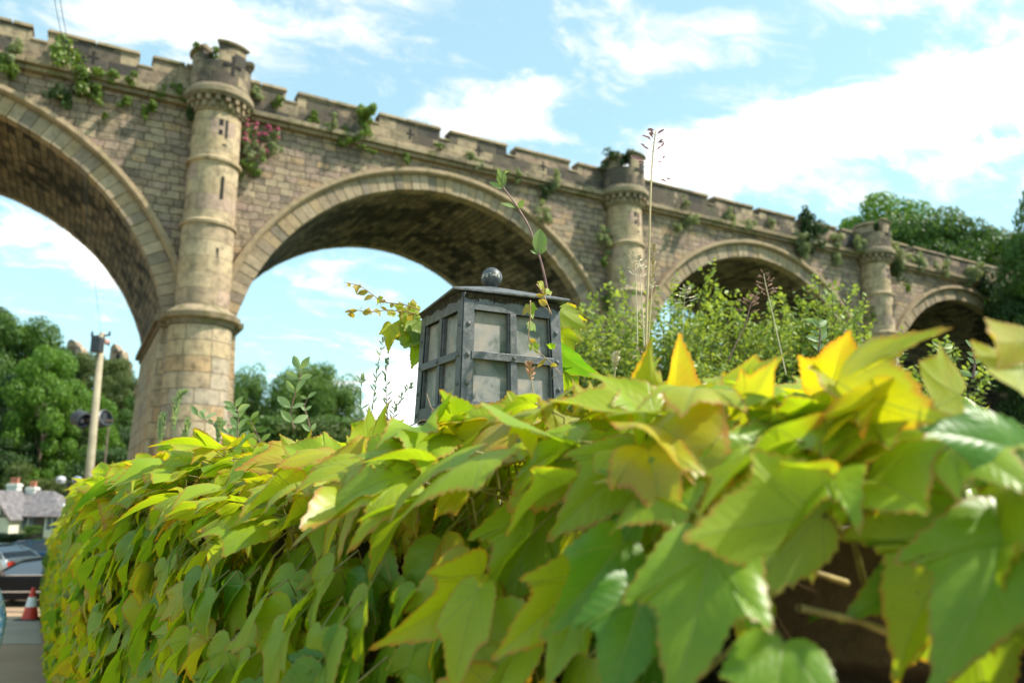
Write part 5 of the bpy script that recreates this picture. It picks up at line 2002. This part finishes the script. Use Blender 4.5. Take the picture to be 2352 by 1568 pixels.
def grass(lb, path, y_, kind, rad=.0011, mat=None, seedm=None, big=1.0, group='grasses and weeds on the wall', name='grass_stalk', seed=1):
    rr = random.Random(seed)
    P0 = at(*path[0], y_)
    o = empty(name, P0)
    tag(o, lb, 'grass', group)
    C_ = [p - P0 for p in curve_pts([at(x, y, y_) for x, y in path])]
    mb = MB()
    mb.tube(C_, [lerp(rad, rad * .45, i / len(C_)) for i in range(len(C_))], 5)
    mb.build('stem', mat or M_STRAW, o)
    L = (C_[-1] - C_[0]).length
    px = y_ / F_PX
    sd_ = MB()
    if kind == 'panicle':                             # open head, paired purple-brown spikelets
        for k in range(9):
            t = .66 + .34 * k / 8
            i = min(len(C_) - 1, int(t * (len(C_) - 1)))
            for sg in (-1, 1):
                if rr.random() < .3:
                    continue
                ln = px * big * (34 * (1.12 - (t - .66) / .34)) * rr.uniform(.4, 1)
                d = Vector((sg * rr.uniform(.5, 1), rr.uniform(-.5, .5), rr.uniform(.1, .8))).normalized()
                a = C_[i]
                e = a + d * ln
                sd_.tube([a, a.lerp(e, .5) + Vector((0, 0, ln * .08)), e], px * .5, 4)
                for q in range(2):
                    b = a.lerp(e, .6 + .4 * q)
                    dd = (d + Vector((0, 0, -.5 + rr.random()))).normalized()
                    oval(sd_, b, b + dd * px * big * rr.uniform(8, 13), px * big * 3.6, (0, -1, .2), .5, 0)
    elif kind == 'plume':
        for k in range(70):
            t = .62 + .38 * k / 70
            i = min(len(C_) - 1, int(t * (len(C_) - 1)))
            w = math.sin(math.pi * min(1, (t - .60) / .42)) ** .6
            d = Vector((rr.uniform(-.8, .8), rr.uniform(-.8, .8), rr.uniform(.5, 1.2))).normalized()
            a = C_[i]
            oval(sd_, a, a + d * px * (5 + 15 * w), px * 3.2, (rr.uniform(-.4, .4), -1, .2), .4, 0)
    elif kind == 'foxtail':
        for k in range(150):
            t = .35 + .65 * k / 150
            i = min(len(C_) - 1, int(t * (len(C_) - 1)))
            w = math.sin(math.pi * min(1, (t - .32) / .70)) ** .5
            d = Vector((rr.uniform(-.6, .6), rr.uniform(-.6, .6), rr.uniform(.7, 1.3))).normalized()
            a = C_[i]
            oval(sd_, a, a + d * px * (7 + 11 * w), px * 4, (rr.uniform(-.4, .4), -1, .2), .4, 0)
    elif kind == 'weed':
        n = 26
        for k in range(n):
            t = .12 + .86 * k / n
            i = min(len(C_) - 1, int(t * (len(C_) - 1)))
            d = Vector((rr.uniform(-1, 1), rr.uniform(-.6, .6), rr.uniform(.5, 1.4))).normalized()
            a = C_[i]
            oval(sd_, a, a + d * px * rr.uniform(9, 26) * (1.1 - .5 * t), px * 3.6, (rr.uniform(-.4, .4), -1, .2), .4, 0)
        for k in range(14):
            a = C_[-1] - Vector((0, 0, px * rr.uniform(0, 14)))
            oval(sd_, a, a + Vector((rr.uniform(-1, 1), 0, rr.uniform(-.2, 1))).normalized() * px * 6, px * 4, (0, -1, 0))
    sd_.build('seed_head', seedm or M_SEED, o)
    return o


grass('tallest straw-coloured grass stalk with an open purple seed head, right of the second turret', [(1483, 800), (1486, 700), (1491, 560), (1495, 430), (1500, 350), (1506, 300)], 1.25, 'panicle', .0024, M_STRAW, simple('purple_husk', (.30, .13, .13), .7), seed=3, big=1.55)
grass('pale grass stalk with a feathery beige head, left of the tallest stalk', [(1464, 795), (1463, 720), (1460, 640), (1458, 585)], 1.5, 'panicle', .0013, M_STRAWP, M_STRAWP, seed=4)
grass('short pale stalk between the feathery one and the tallest one', [(1479, 798), (1477, 730), (1472, 660), (1468, 600)], 1.45, 'panicle', .0015, M_STRAWP, M_STRAWP, seed=5)
grass('buff grass stalk with a slim plume close right of the tallest stalk', [(1488, 800), (1493, 720), (1499, 640), (1504, 560)], 1.3, 'plume', .0016, M_STRAW, M_STRAW, seed=6)
grass('thin stalk with drooping seed head in front of the third arch', [(1806, 862), (1790, 790), (1772, 710), (1760, 660), (1754, 628)], 1.15, 'panicle', .0011, M_STRAWP, M_SEED, seed=7)
grass('dark branching weed stalk leaning right in front of the bush', [(1672, 830), (1690, 790), (1712, 745), (1724, 700), (1735, 680)], 1.2, 'panicle', .0013, M_REDST, M_SEED, seed=8)
grass('faint thin grass head in front of the bush near the tall stalk', [(1568, 790), (1570, 720), (1575, 660)], 2.2, 'panicle', .0009, M_STRAWP, M_STRAWP, seed=9)
grass('small tan grass plume between the lantern and the V-shaped leaf', [(1408, 895), (1412, 860), (1416, 812)], 1.4, 'plume', .0015, M_STRAW, M_STRAWP, seed=10)
grass('rusty blurred grass plume in front of the lower right lantern pane', [(1228, 925), (1222, 880), (1214, 835)], 1.30, 'plume', .0012, M_STRAW, simple('rusty_husk', (.50, .27, .15), .7), seed=11)
grass('grey-green weed spike standing leftmost beside the lantern', [(832, 985), (829, 930), (830, 880), (833, 862)], 1.75, 'weed', .0011, M_PGREEN, M_PGREEN, seed=12)
grass('feathery grass leaning right, left of the lantern against the sky', [(850, 975), (860, 900), (868, 840), (882, 775)], 1.8, 'weed', .0011, M_STRAWP, M_PGREEN, seed=13)
grass('dark slim weed spike between the two feathery grasses', [(892, 985), (888, 920), (887, 870), (889, 822)], 1.7, 'weed', .0011, M_REDST, M_HONEY, seed=14)
grass('feathery grass leaning far right towards the lantern', [(900, 985), (906, 945), (922, 915), (944, 882)], 1.7, 'weed', .0010, M_STRAWP, M_PGREEN, seed=15)
grass('pale green foxtail grass, tallest of the three before the pier', [(402, 1075), (400, 1010), (403, 950), (412, 915), (430, 902)], 2.6, 'foxtail', .0018, M_PGREEN, M_PGREEN, seed=16)
grass('pale green foxtail grass, leftmost of the three before the pier', [(374, 1082), (368, 1030), (370, 985), (377, 952)], 2.6, 'foxtail', .0018, M_PGREEN, M_PGREEN, seed=17)
grass('pale green foxtail grass, rightmost of the three before the pier', [(418, 1070), (424, 1010), (433, 965)], 2.6, 'foxtail', .0018, M_PGREEN, M_PGREEN, seed=18)
grass('short pale green foxtail grass at the right edge of the pier', [(500, 1045), (502, 1000), (505, 965)], 2.5, 'foxtail', .0016, M_PGREEN, M_PGREEN, seed=19)


def sprig(lb, path, y_, n, size, mat, seed, name='leafy_sprig'):
    rr = random.Random(seed)
    P0 = at(*path[0], y_)
    o = empty(name, P0)
    tag(o, lb, 'plant sprig', 'leafy sprigs above the wall')
    C_ = [p - P0 for p in curve_pts([at(x, y, y_) for x, y in path])]
    mb = MB()
    mb.tube(C_, [lerp(.0022, .001, i / len(C_)) for i in range(len(C_))], 5)
    mb.build('stem', M_REDST, o)
    lf = MB()
    px = y_ / F_PX
    for k in range(n):
        t = .15 + .85 * k / (n - 1)
        i = min(len(C_) - 1, int(t * (len(C_) - 1)))
        for sg in (-1, 1):
            d = Vector((sg * rr.uniform(.5, 1), rr.uniform(-.5, .5), rr.uniform(.2, 1.2))).normalized()
            L = px * size * rr.uniform(.7, 1.2)
            oval(lf, C_[i], C_[i] + d * L, L * .42, (sg * rr.uniform(-.6, .6), -1, rr.uniform(-.2, .6)), .35, .15)
    lf.build('foliage', mat, o)


M_SPRG = leafy('grey_green_leaf', (.22, .32, .16), (.38, .48, .26), .45, .5)
sprig('leafy sprig standing tall against the far trees left of the lantern', [(676, 985), (668, 950), (676, 910), (688, 870), (690, 848)], 2.3, 5, 38, M_SPRG, 31)
sprig('crooked low sprig beside the tall one', [(716, 1000), (708, 965), (700, 935), (706, 915)], 2.4, 3, 24, M_SPRG, 32)
sprig('bushy sprig in front of the right pier edge', [(548, 1020), (546, 985), (548, 950), (540, 935)], 2.4, 5, 34, M_SPRG, 33)
sprig('leaning sprig crossing the pier foot', [(560, 1030), (530, 1000), (490, 975), (455, 955)], 2.5, 7, 28, M_SPRG, 34)
sprig('small sprig leaf pair by the pier foot', [(600, 1020), (585, 985), (575, 965)], 2.5, 4, 26, M_WEED_G, 35)
for i_, (px_, py_, y_, n_) in enumerate(((1880, 740, 1.9, 5), (1560, 915, 1.3, 4), (2170, 800, 2.0, 5), (2235, 800, 1.2, 4))):
    sprig(('narrow-leaved sprig before the right shoulder of the third arch', 'glossy sprig under the V-shaped yellow leaf', 'round-leaved sprig before the last dark arch', 'pale twisted sprig between yellow leaves before the last arch')[i_],
          [(px_, py_ + 70, y_), (px_ + 4, py_ + 30, y_), (px_ - 3, py_, y_)] and [(px_, py_ + 70), (px_ + 4, py_ + 30), (px_ - 3, py_)], y_, n_, 30, M_SPRG if i_ != 2 else M_BUSH, 50 + i_)

# ------------------------------------------------------------------ light green bush behind the wall
def bush(loc, rad, h, nshoot, lb, seed, tips=(), LF=1.35):
    rr = np.random.default_rng(seed)
    o = empty('bush', loc)
    tag(o, lb, 'bush')
    st = MB()
    V, Fc = [], []
    def leafpair(P, d, L):
        for sg in (-1, 1):
            a = np.cross(d, rr.normal(size=3))
            a /= np.linalg.norm(a)
            t = d * .5 + a * .9
            t /= np.linalg.norm(t)
            w = np.cross(t, rr.normal(size=3) * .6 + np.array([0, 0, 1.0]))
            w /= np.linalg.norm(w)
            nrm = np.cross(w, t)
            k = len(V)
            m = P + t * L * .5 - nrm * L * .05
            V.extend([P, m + w * L * .28 + nrm * L * .09, P + t * L, m - w * L * .28 + nrm * L * .09, m])
            Fc.append((k, k + 4, k + 2, k + 1))
            Fc.append((k, k + 3, k + 2, k + 4))
    shoots = []
    for i in range(nshoot):
        a = rr.random() * 6.28
        q = rad * rr.random() ** .5
        bx, by_ = q * math.cos(a), q * math.sin(a)
        zt = h * (1 - .35 * (q / rad) ** 2) * (.80 + .22 * rr.random())
        shoots.append((np.array([bx, by_, zt - .55 - .2 * rr.random()]), np.array([bx + rr.normal() * .14 + .1 * math.cos(a), by_ + rr.normal() * .14 + .1 * math.sin(a), zt])))
    for px, py, y in tips:
        t = at(px, py, y) - Vector(loc)
        shoots.append((np.array([t.x + rr.normal() * .04, t.y, t.z - .5]), np.array(t)))
    for b, t in shoots:
        mid = (b + t) / 2 + rr.normal(size=3) * .05
        st.tube([tuple(b), tuple(mid), tuple(t)], [.004, .003, .0012], 4, False)
        n = 24
        for k in range(n):
            u = .08 + .92 * k / n
            P = (1 - u) ** 2 * b + 2 * u * (1 - u) * mid + u * u * t
            d = (t - b)
            d = d / np.linalg.norm(d)
            leafpair(P, d, rr.uniform(.024, .042) * (1.05 - .3 * u) * LF)
            if k % 4 == 0:                            # short side twig
                a = rr.normal(size=3) + d
                a /= np.linalg.norm(a)
                for j in range(4):
                    leafpair(P + a * .03 * (j + 1), a, rr.uniform(.02, .034) * LF)
    st.tube([(0, 0, -.2), (0.05, 0, h * .4)], .03, 6)
    for i in range(14):
        a = rr.random() * 6.28
        st.tube([(0, 0, 0), (rad * .3 * math.cos(a), rad * .3 * math.sin(a), h * .4), (rad * .7 * math.cos(a), rad * .7 * math.sin(a), h * .7)], [.02, .012, .006], 5)
    st.build('branch', M_BARK, o)
    cc = []
    for i in range(60):
        a = rr.random() * 6.28
        q = rad * .85 * rr.random() ** .5
        cc.append((q * math.cos(a), q * math.sin(a), h * (1 - .35 * (q / rad) ** 2) * rr.uniform(.45, .84)))
    V2, _ = quads_cloud(24000, np.array(cc), np.tile([[.21, .21, .17]], (60, 1)), .021, seed + 5)
    k0 = len(V)
    V.extend(list(V2))
    Fc.extend([(k0 + 4 * i, k0 + 4 * i + 1, k0 + 4 * i + 2, k0 + 4 * i + 3) for i in range(len(V2) // 4)])
    mesh_np('foliage', np.array(V), 4, np.array(Fc).ravel(), M_BUSH, o)


pb_ = at(1640, 900, 4.6)
bush((pb_.x - .35, 4.7, gz(4.7)), .80, at(1560, 655, 4.7).z - gz(4.7), 620, 'light green small-leaved bush behind the lantern and wall, left half with lower shoots', 71)
bush((at(1800, 900, 4.7).x + .05, 4.7, gz(4.7)), .66, at(1700, 648, 4.7).z - gz(4.7), 520, 'light green small-leaved bush in front of the third arch with long shoots at the top', 72,
     tips=((1640, 612, 4.5), (1640, 640, 4.55), (1575, 650, 4.5), (1862, 655, 4.5), (1845, 680, 4.5), (1930, 690, 4.4), (1650, 650, 4.6), (1700, 662, 4.6)))
bush((at(2060, 900, 4.9).x, 4.9, gz(4.9)), .45, at(2050, 800, 4.9).z - gz(4.9), 220, 'low part of the light bush below the far pier', 73, tips=((2135, 790, 4.6), (2175, 770, 4.6)))

# ------------------------------------------------------------------ plants rooted in the viaduct masonry
def tuft(px, py, size_px, kind, label, seed, d=-.25, name='wall_plant'):
    s_, z_ = vinv(px, py, d)
    P = vw(s_, z_, d)
    depth = P.y
    k = size_px * depth / F_PX / 2
    o = empty(name, P, random.random() * 6)
    tag(o, label, 'wall plant', 'plants rooted in the viaduct masonry')
    rr = np.random.default_rng(seed)
    mat = {'grey': M_WEED, 'green': M_WEED_G, 'dark': M_IVY, 'pink': M_WEED, 'white': M_WEED_G, 'moss': M_WEED_G}[kind]
    nn_ = int(500 + 900 * min(1, size_px / 60))
    if kind == 'moss':
        C = np.stack([rr.normal(size=8) * k * .7, rr.normal(size=8) * k * .2, rr.normal(size=8) * k * .22], 1)
        Rr = np.tile(np.array([[k * .4, k * .3, k * .25]]), (8, 1))
    elif kind == 'dark':
        C = np.stack([rr.normal(size=14) * k * .35, rr.normal(size=14) * k * .22, rr.normal(size=14) * k * .45], 1)
        Rr = np.tile(np.array([[k * .35, k * .3, k * .35]]), (14, 1))
    else:
        C = np.stack([rr.normal(size=12) * k * .45, rr.normal(size=12) * k * .22, rr.normal(size=12) * k * .42], 1)
        Rr = np.tile(np.array([[k * .3, k * .26, k * .3]]), (12, 1))
    V, Fc = quads_cloud(nn_, C, Rr, max(.035, k * .085), seed + 1)
    mesh_np('foliage', V, 4, Fc, mat, o, smooth=False)
    st = MB()
    for c in C[:8]:
        st.tube([(0, .1, -k * .2), tuple(c * .5 + np.array([0, 0, -.05])), tuple(c * 1.1)], [.02, .014, .006], 4, False)
    st.build('stem', M_PETI, o)
    if kind in ('pink', 'white'):
        n = 70 if kind == 'pink' else 60
        V, Fc = quads_cloud(n * 6, C * 1.25 + np.array([0, -k * .2, k * .2]), Rr * .5, .05, seed + 2)
        if kind == 'white':
            V, Fc = quads_cloud(n, C, Rr * 1.15, .09, seed + 2)
        mesh_np('blossom', V, 4, Fc, M_PINK if kind == 'pink' else M_CREAMF, o, smooth=False)
    return o


TF = [
    (10, 150, 60, 'green', 'green wall plant at the far left edge below the parapet'), (30, 118, 50, 'grey', 'greyish tuft on the parapet at the far left edge'),
    (160, 150, 95, 'white', 'big cream-flowered shrub growing out of the parapet above the left arch'), (190, 195, 75, 'white', 'lower cream-flowered part of the shrub hanging over the left arch'),
    (140, 220, 50, 'dark', 'dark leafy clump hanging under the cream-flowered shrub'),
    (255, 178, 60, 'moss', 'green moss cushion on the ledge between the cream shrub and the first turret'), (300, 195, 45, 'moss', 'green moss cushion just left of the first turret'),
    (225, 220, 36, 'green', 'small green tuft in the wall below the moss cushion'), (290, 232, 30, 'green', 'small green tuft left of the first turret below the ledge'), (350, 240, 36, 'green', 'green tuft in the wall close beside the first turret'),
    (370, 215, 30, 'green', 'green tuft at the foot of the first turret corbels'), (330, 262, 22, 'green', 'tiny green tuft in the stonework left of the first turret'), (240, 265, 20, 'moss', 'tiny yellow-green moss spot above the left arch ring'),
    (405, 212, 34, 'green', 'green tuft on the ledge left of the first turret'), (436, 262, 28, 'dark', 'dark tuft under the left side of the first turret corbels'),
    (575, 305, 52, 'pink', 'pink-flowering plant immediately right of the first turret'), (568, 345, 46, 'pink', 'lower pink-flowering plant beside the turret shaft'), (615, 310, 44, 'pink', 'pink and white flowering plant farther right of the first turret'),
    (572, 385, 44, 'green', 'green drooping tuft below the pink flowers'), (624, 340, 36, 'grey', 'grey-green tuft below the pink and white flowers'), (590, 215, 34, 'grey', 'grey tuft on the ledge at the right foot of the first turret'),
    (640, 235, 26, 'green', 'green tuft on the parapet near the first crenel right of the turret'), (720, 265, 26, 'green', 'small round tuft on the parapet second right of the first turret'), (757, 290, 38, 'grey', 'grey-green tuft on the cornice above the big arch left half'),
    (800, 312, 40, 'green', 'green tuft hanging from the cornice above the big arch'), (842, 270, 56, 'green', 'tall upright green plant growing on the parapet above the big arch'), (838, 305, 40, 'green', 'lower part of the tall upright parapet plant'),
    (785, 325, 26, 'green', 'tiny tuft below the cornice over the big arch'), (935, 365, 26, 'green', 'tuft in the wall over the big arch crown'), (845, 345, 24, 'moss', 'moss patch below the cornice near the big arch crown'),
    (1012, 338, 20, 'moss', 'moss bit on the parapet above the big arch'), (1085, 360, 28, 'grey', 'grey tuft on the parapet right of the big arch crown'), (1100, 376, 24, 'grey', 'pale tuft on the cornice right of the big arch crown'),
    (1190, 402, 30, 'grey', 'grey tuft on the cornice above the right shoulder of the big arch'), (1270, 415, 40, 'grey', 'grey tuft on the cornice left of the second turret'), (1255, 440, 28, 'dark', 'dark tuft under the cornice left of the second turret'),
    (1253, 490, 42, 'grey', 'grey-green bushy tuft in the wall right of the big arch'), (1392, 545, 42, 'grey', 'grey tuft beside the left side of the second turret shaft'), (1395, 690, 30, 'green', 'green tuft low beside the second turret shaft'),
    (1388, 600, 22, 'green', 'tiny tuft left of the second turret shaft, lower down'),
    (1575, 465, 22, 'grey', 'small tuft on the parapet right of the second turret'), (1580, 505, 40, 'grey', 'tuft on the cornice right of the second turret'), (1555, 525, 26, 'grey', 'tuft hanging below the cornice right of the second turret'),
    (1675, 500, 34, 'grey', 'pale tuft on the cornice before the third arch crown'), (1720, 520, 36, 'grey', 'pale tuft on the cornice above the third arch crown'), (1775, 512, 26, 'grey', 'thin tuft on the parapet above the third arch'),
    (1835, 545, 40, 'grey', 'grey tuft left of the dark ivy bush on the parapet'), (1860, 535, 72, 'dark', 'dark green ivy bush hanging over the parapet between the third arch and far turret'), (1855, 505, 40, 'dark', 'upper part of the dark ivy bush on the parapet'),
    (1842, 575, 40, 'grey', 'grey-green tuft hanging under the dark ivy bush'), (1922, 555, 36, 'grey', 'grey tuft on the cornice right of the dark ivy bush'), (1925, 598, 34, 'grey', 'tuft in the wall between the ivy bush and the far turret'),
    (1972, 560, 40, 'grey', 'grey bushy tuft left of the far turret'), (2030, 555, 56, 'grey', 'large grey tuft growing from the far turret ledge'), (2062, 590, 44, 'grey', 'grey tuft hanging right of the far turret'), (2055, 625, 36, 'dark', 'dark tuft right of the far turret shaft'),
    (2110, 600, 40, 'grey', 'grey tuft on the parapet right of the far turret'), (2160, 620, 40, 'grey', 'second grey tuft on the last stretch of parapet'), (2225, 635, 46, 'grey', 'grey tuft near the end of the parapet'), (2265, 655, 60, 'dark', 'dark foliage clump swallowing the end of the parapet'),
    (2085, 660, 20, 'green', 'tiny tuft in the wall above the last arch'), (2005, 720, 30, 'green', 'green tuft low beside the far turret shaft'),
]
for i, (px, py, sz, kd, lb) in enumerate(TF):
    tuft(px, py, sz * 1.3, kd, lb, 900 + 3 * i, d=-.62 if any(abs(px - t) < 75 for t in (490, 1431, 2016)) else -.3)
# ivy caps on the second and third turrets
for cs_k, lst in ((1, (('thick ivy mop covering the left top of the second turret', -.75, .38, .95), ('ivy crest on the top of the second turret', -.05, .58, .6))), (0, (('thin ivy on the left crenel of the first turret', -.75, .42, .45),)), (2, (('leafy growth on the top of the far turret', -.4, .45, .6),))):
    for lb, ds, dz, k in lst:
        P = vw(S0 + cs_k * SP + ds, ZM + dz, -.7)
        o = empty('ivy', P)
        tag(o, lb, 'ivy', 'ivy on the turret tops')
        rr = np.random.default_rng(int(500 + ds * 10 + cs_k))
        C = np.stack([rr.normal(size=16) * k * .38, rr.normal(size=16) * k * .38, rr.normal(size=16) * k * .28 - .15], 1)
        V, Fc = quads_cloud(1500, C, np.tile([[k * .3, k * .3, k * .28]], (16, 1)), .06, 77 + cs_k)
        mesh_np('foliage', V, 4, Fc, M_IVY if cs_k != 0 else M_WEED_G, o, smooth=False)

# ------------------------------------------------------------------ passer-by whose forearm enters at the left edge
def skin_mesh(name, nodes, edges, mat, parent, sub=2):
    me = bpy.data.meshes.new(name)
    me.from_pydata([n[:3] for n in nodes], edges, [])
    o = bpy.data.objects.new(name, me)
    COL.objects.link(o)
    o.parent = parent
    m = o.modifiers.new('skin', 'SKIN')
    for v, n in zip(me.skin_vertices[0].data, nodes):
        r_ = n[3]
        v.radius = (r_, n[4] if len(n) > 4 else r_)
    me.skin_vertices[0].data[0].use_root = True
    m.use_smooth_shade = True
    m.branch_smoothing = .4
    s = o.modifiers.new('sub', 'SUBSURF')
    s.levels = s.render_levels = sub
    me.materials.append(mat)
    return o


YM = 6.25
ph = at(7, 1512, YM)                                   # hand position in the picture
po = empty('person', (ph.x - .345, YM, gz(YM)), R(12))
tag(po, 'person in a blue and white patterned shirt walking past, only one forearm in the picture', 'person')
M_SKIN = simple('skin', (.50, .28, .19), .5, vary=.06)
M_JEANS = simple('dark_trousers', (.04, .05, .09), .85)
M_HAIR = simple('brown_hair', (.06, .035, .02), .6)
M_SHIRT, nb_, bs_ = new_mat('patterned_shirt')
ob_ = nb_.new('ShaderNodeTexCoord').outputs['Object']
nb_.put(bs_.inputs['Base Color'], nb_.ramp(nb_.noise(ob_, 16, 2, .5), [(0, (.70, .74, .76)), (.47, (.72, .76, .78)), (.54, (.10, .34, .52)), (.60, (.45, .62, .68)), (.68, (.05, .18, .34))]))
bs_.inputs['Roughness'].default_value = .85
hz = ph.z - gz(YM)
k_ = hz / .80
N = [(0, 0, .95, .13, .10), (0, 0, 1.15, .12, .09), (0, 0, 1.38, .15, .10), (0, 0, 1.47, .06), (0, -.01, 1.56, .055), (0, -.02, 1.64, .088, .095), (0, -.015, 1.73, .075),   # 0..6 spine, head
     (-.10, 0, .90, .09), (-.11, -.10, .50, .06), (-.11, .02, .10, .04), (-.11, -.12, .04, .035),     # left leg
     (.10, 0, .90, .09), (.11, .10, .50, .06), (.11, .28, .14, .04), (.11, .18, .05, .035),           # right leg
     (-.19, 0, 1.42, .055), (-.27, .02, 1.14, .042), (-.28, -.10, .92, .030), (-.28, -.14, .84, .028, .036),     # left arm
     (.19, 0, 1.42, .055), (.29, .02, 1.13, .042), (.32, -.10, .93, .030), (.33, -.12, .86, .026), (.335, -.14, .82, .020, .036)]  # right arm
E_ = [(0, 1), (1, 2), (2, 3), (3, 4), (4, 5), (5, 6), (0, 7), (7, 8), (8, 9), (9, 10), (0, 11), (11, 12), (12, 13), (13, 14), (2, 15), (15, 16), (16, 17), (17, 18), (2, 19), (19, 20), (20, 21), (21, 22), (22, 23)]
for sg, root, (hx, hy, hz_) in ((-1, 18, (-.28, -.14, .84)), (1, 23, (.335, -.14, .82))):
    for f_, (dy, ln) in enumerate(((-.030, .070), (-.010, .080), (.010, .074), (.028, .058))):
        a = len(N)
        N += [(hx - sg * .004, hy + dy, hz_ - .02, .0095), (hx - sg * .012, hy + dy - .004, hz_ - .02 - ln * .5, .0085), (hx - sg * .028, hy + dy - .006, hz_ - .02 - ln, .007)]
        E_ += [(root, a), (a, a + 1), (a + 1, a + 2)]
    a = len(N)
    N += [(hx - sg * .02, hy - .045, hz_ + .005, .0105), (hx - sg * .035, hy - .055, hz_ - .03, .009)]
    E_ += [(root, a), (a, a + 1)]
N = [(x, y, z, *r_) for x, y, z, *r_ in N]
skin_mesh('body', N, E_, M_SKIN, po, 2)
skin_mesh('shirt', [(0, 0, .98, .155, .12), (0, 0, 1.16, .145, .11), (0, 0, 1.38, .165, .115), (0, 0, 1.455, .085, .08), (-.20, 0, 1.42, .075), (-.275, .02, 1.14, .065), (-.285, -.12, .87, .047), (.20, 0, 1.42, .075), (.295, .02, 1.13, .065), (.335, -.125, .88, .047)],
          [(0, 1), (1, 2), (2, 3), (2, 4), (4, 5), (5, 6), (2, 7), (7, 8), (8, 9)], M_SHIRT, po, 2)
skin_mesh('trousers', [(0, 0, 1.0, .15, .115), (0, 0, .92, .15, .12), (-.10, 0, .86, .105), (-.11, -.10, .50, .078), (-.11, .02, .13, .06), (.10, 0, .86, .105), (.11, .10, .50, .078), (.11, .27, .17, .06)],
          [(0, 1), (1, 2), (2, 3), (3, 4), (1, 5), (5, 6), (6, 7)], M_JEANS, po, 2)
mb = MB()
for z0, rr_ in ((0, 0),):
    V, Fc = [], []
    for i in range(7):
        a = math.pi * .5 * i / 6
        for j in range(16):
            b = 2 * math.pi * j / 16
            lo_ = .03 if math.sin(b) > -.2 else .0
            V.append((.098 * math.cos(a) * math.cos(b), .01 + .112 * math.cos(a) * math.sin(b), 1.66 - lo_ * (6 - i) / 3 + .10 * math.sin(a) + (.03 if math.sin(b) < -.4 and i < 2 else 0)))
    for i in range(6):
        for j in range(16):
            Fc.append((i * 16 + j, i * 16 + (j + 1) % 16, (i + 1) * 16 + (j + 1) % 16, (i + 1) * 16 + j))
    mb.add(V, Fc, smooth=True)
mb.build('hair', M_HAIR, po)
for sg in (-1, 1):
    mb = MB()
    y_s = (-.06 if sg < 0 else .23)
    mb.box(sg * .11 - .05, sg * .11 + .05, y_s - .13, y_s + .13, 0.0, .09 if sg < 0 else .10, top=.012)
    mb.build('shoe', M_RUBBER, po, bevel=.02)
po.scale = (k_, k_, k_)
print('STATS', len(bpy.data.objects), 'leaf verts', len(bpy.data.objects['foliage'].data.vertices))
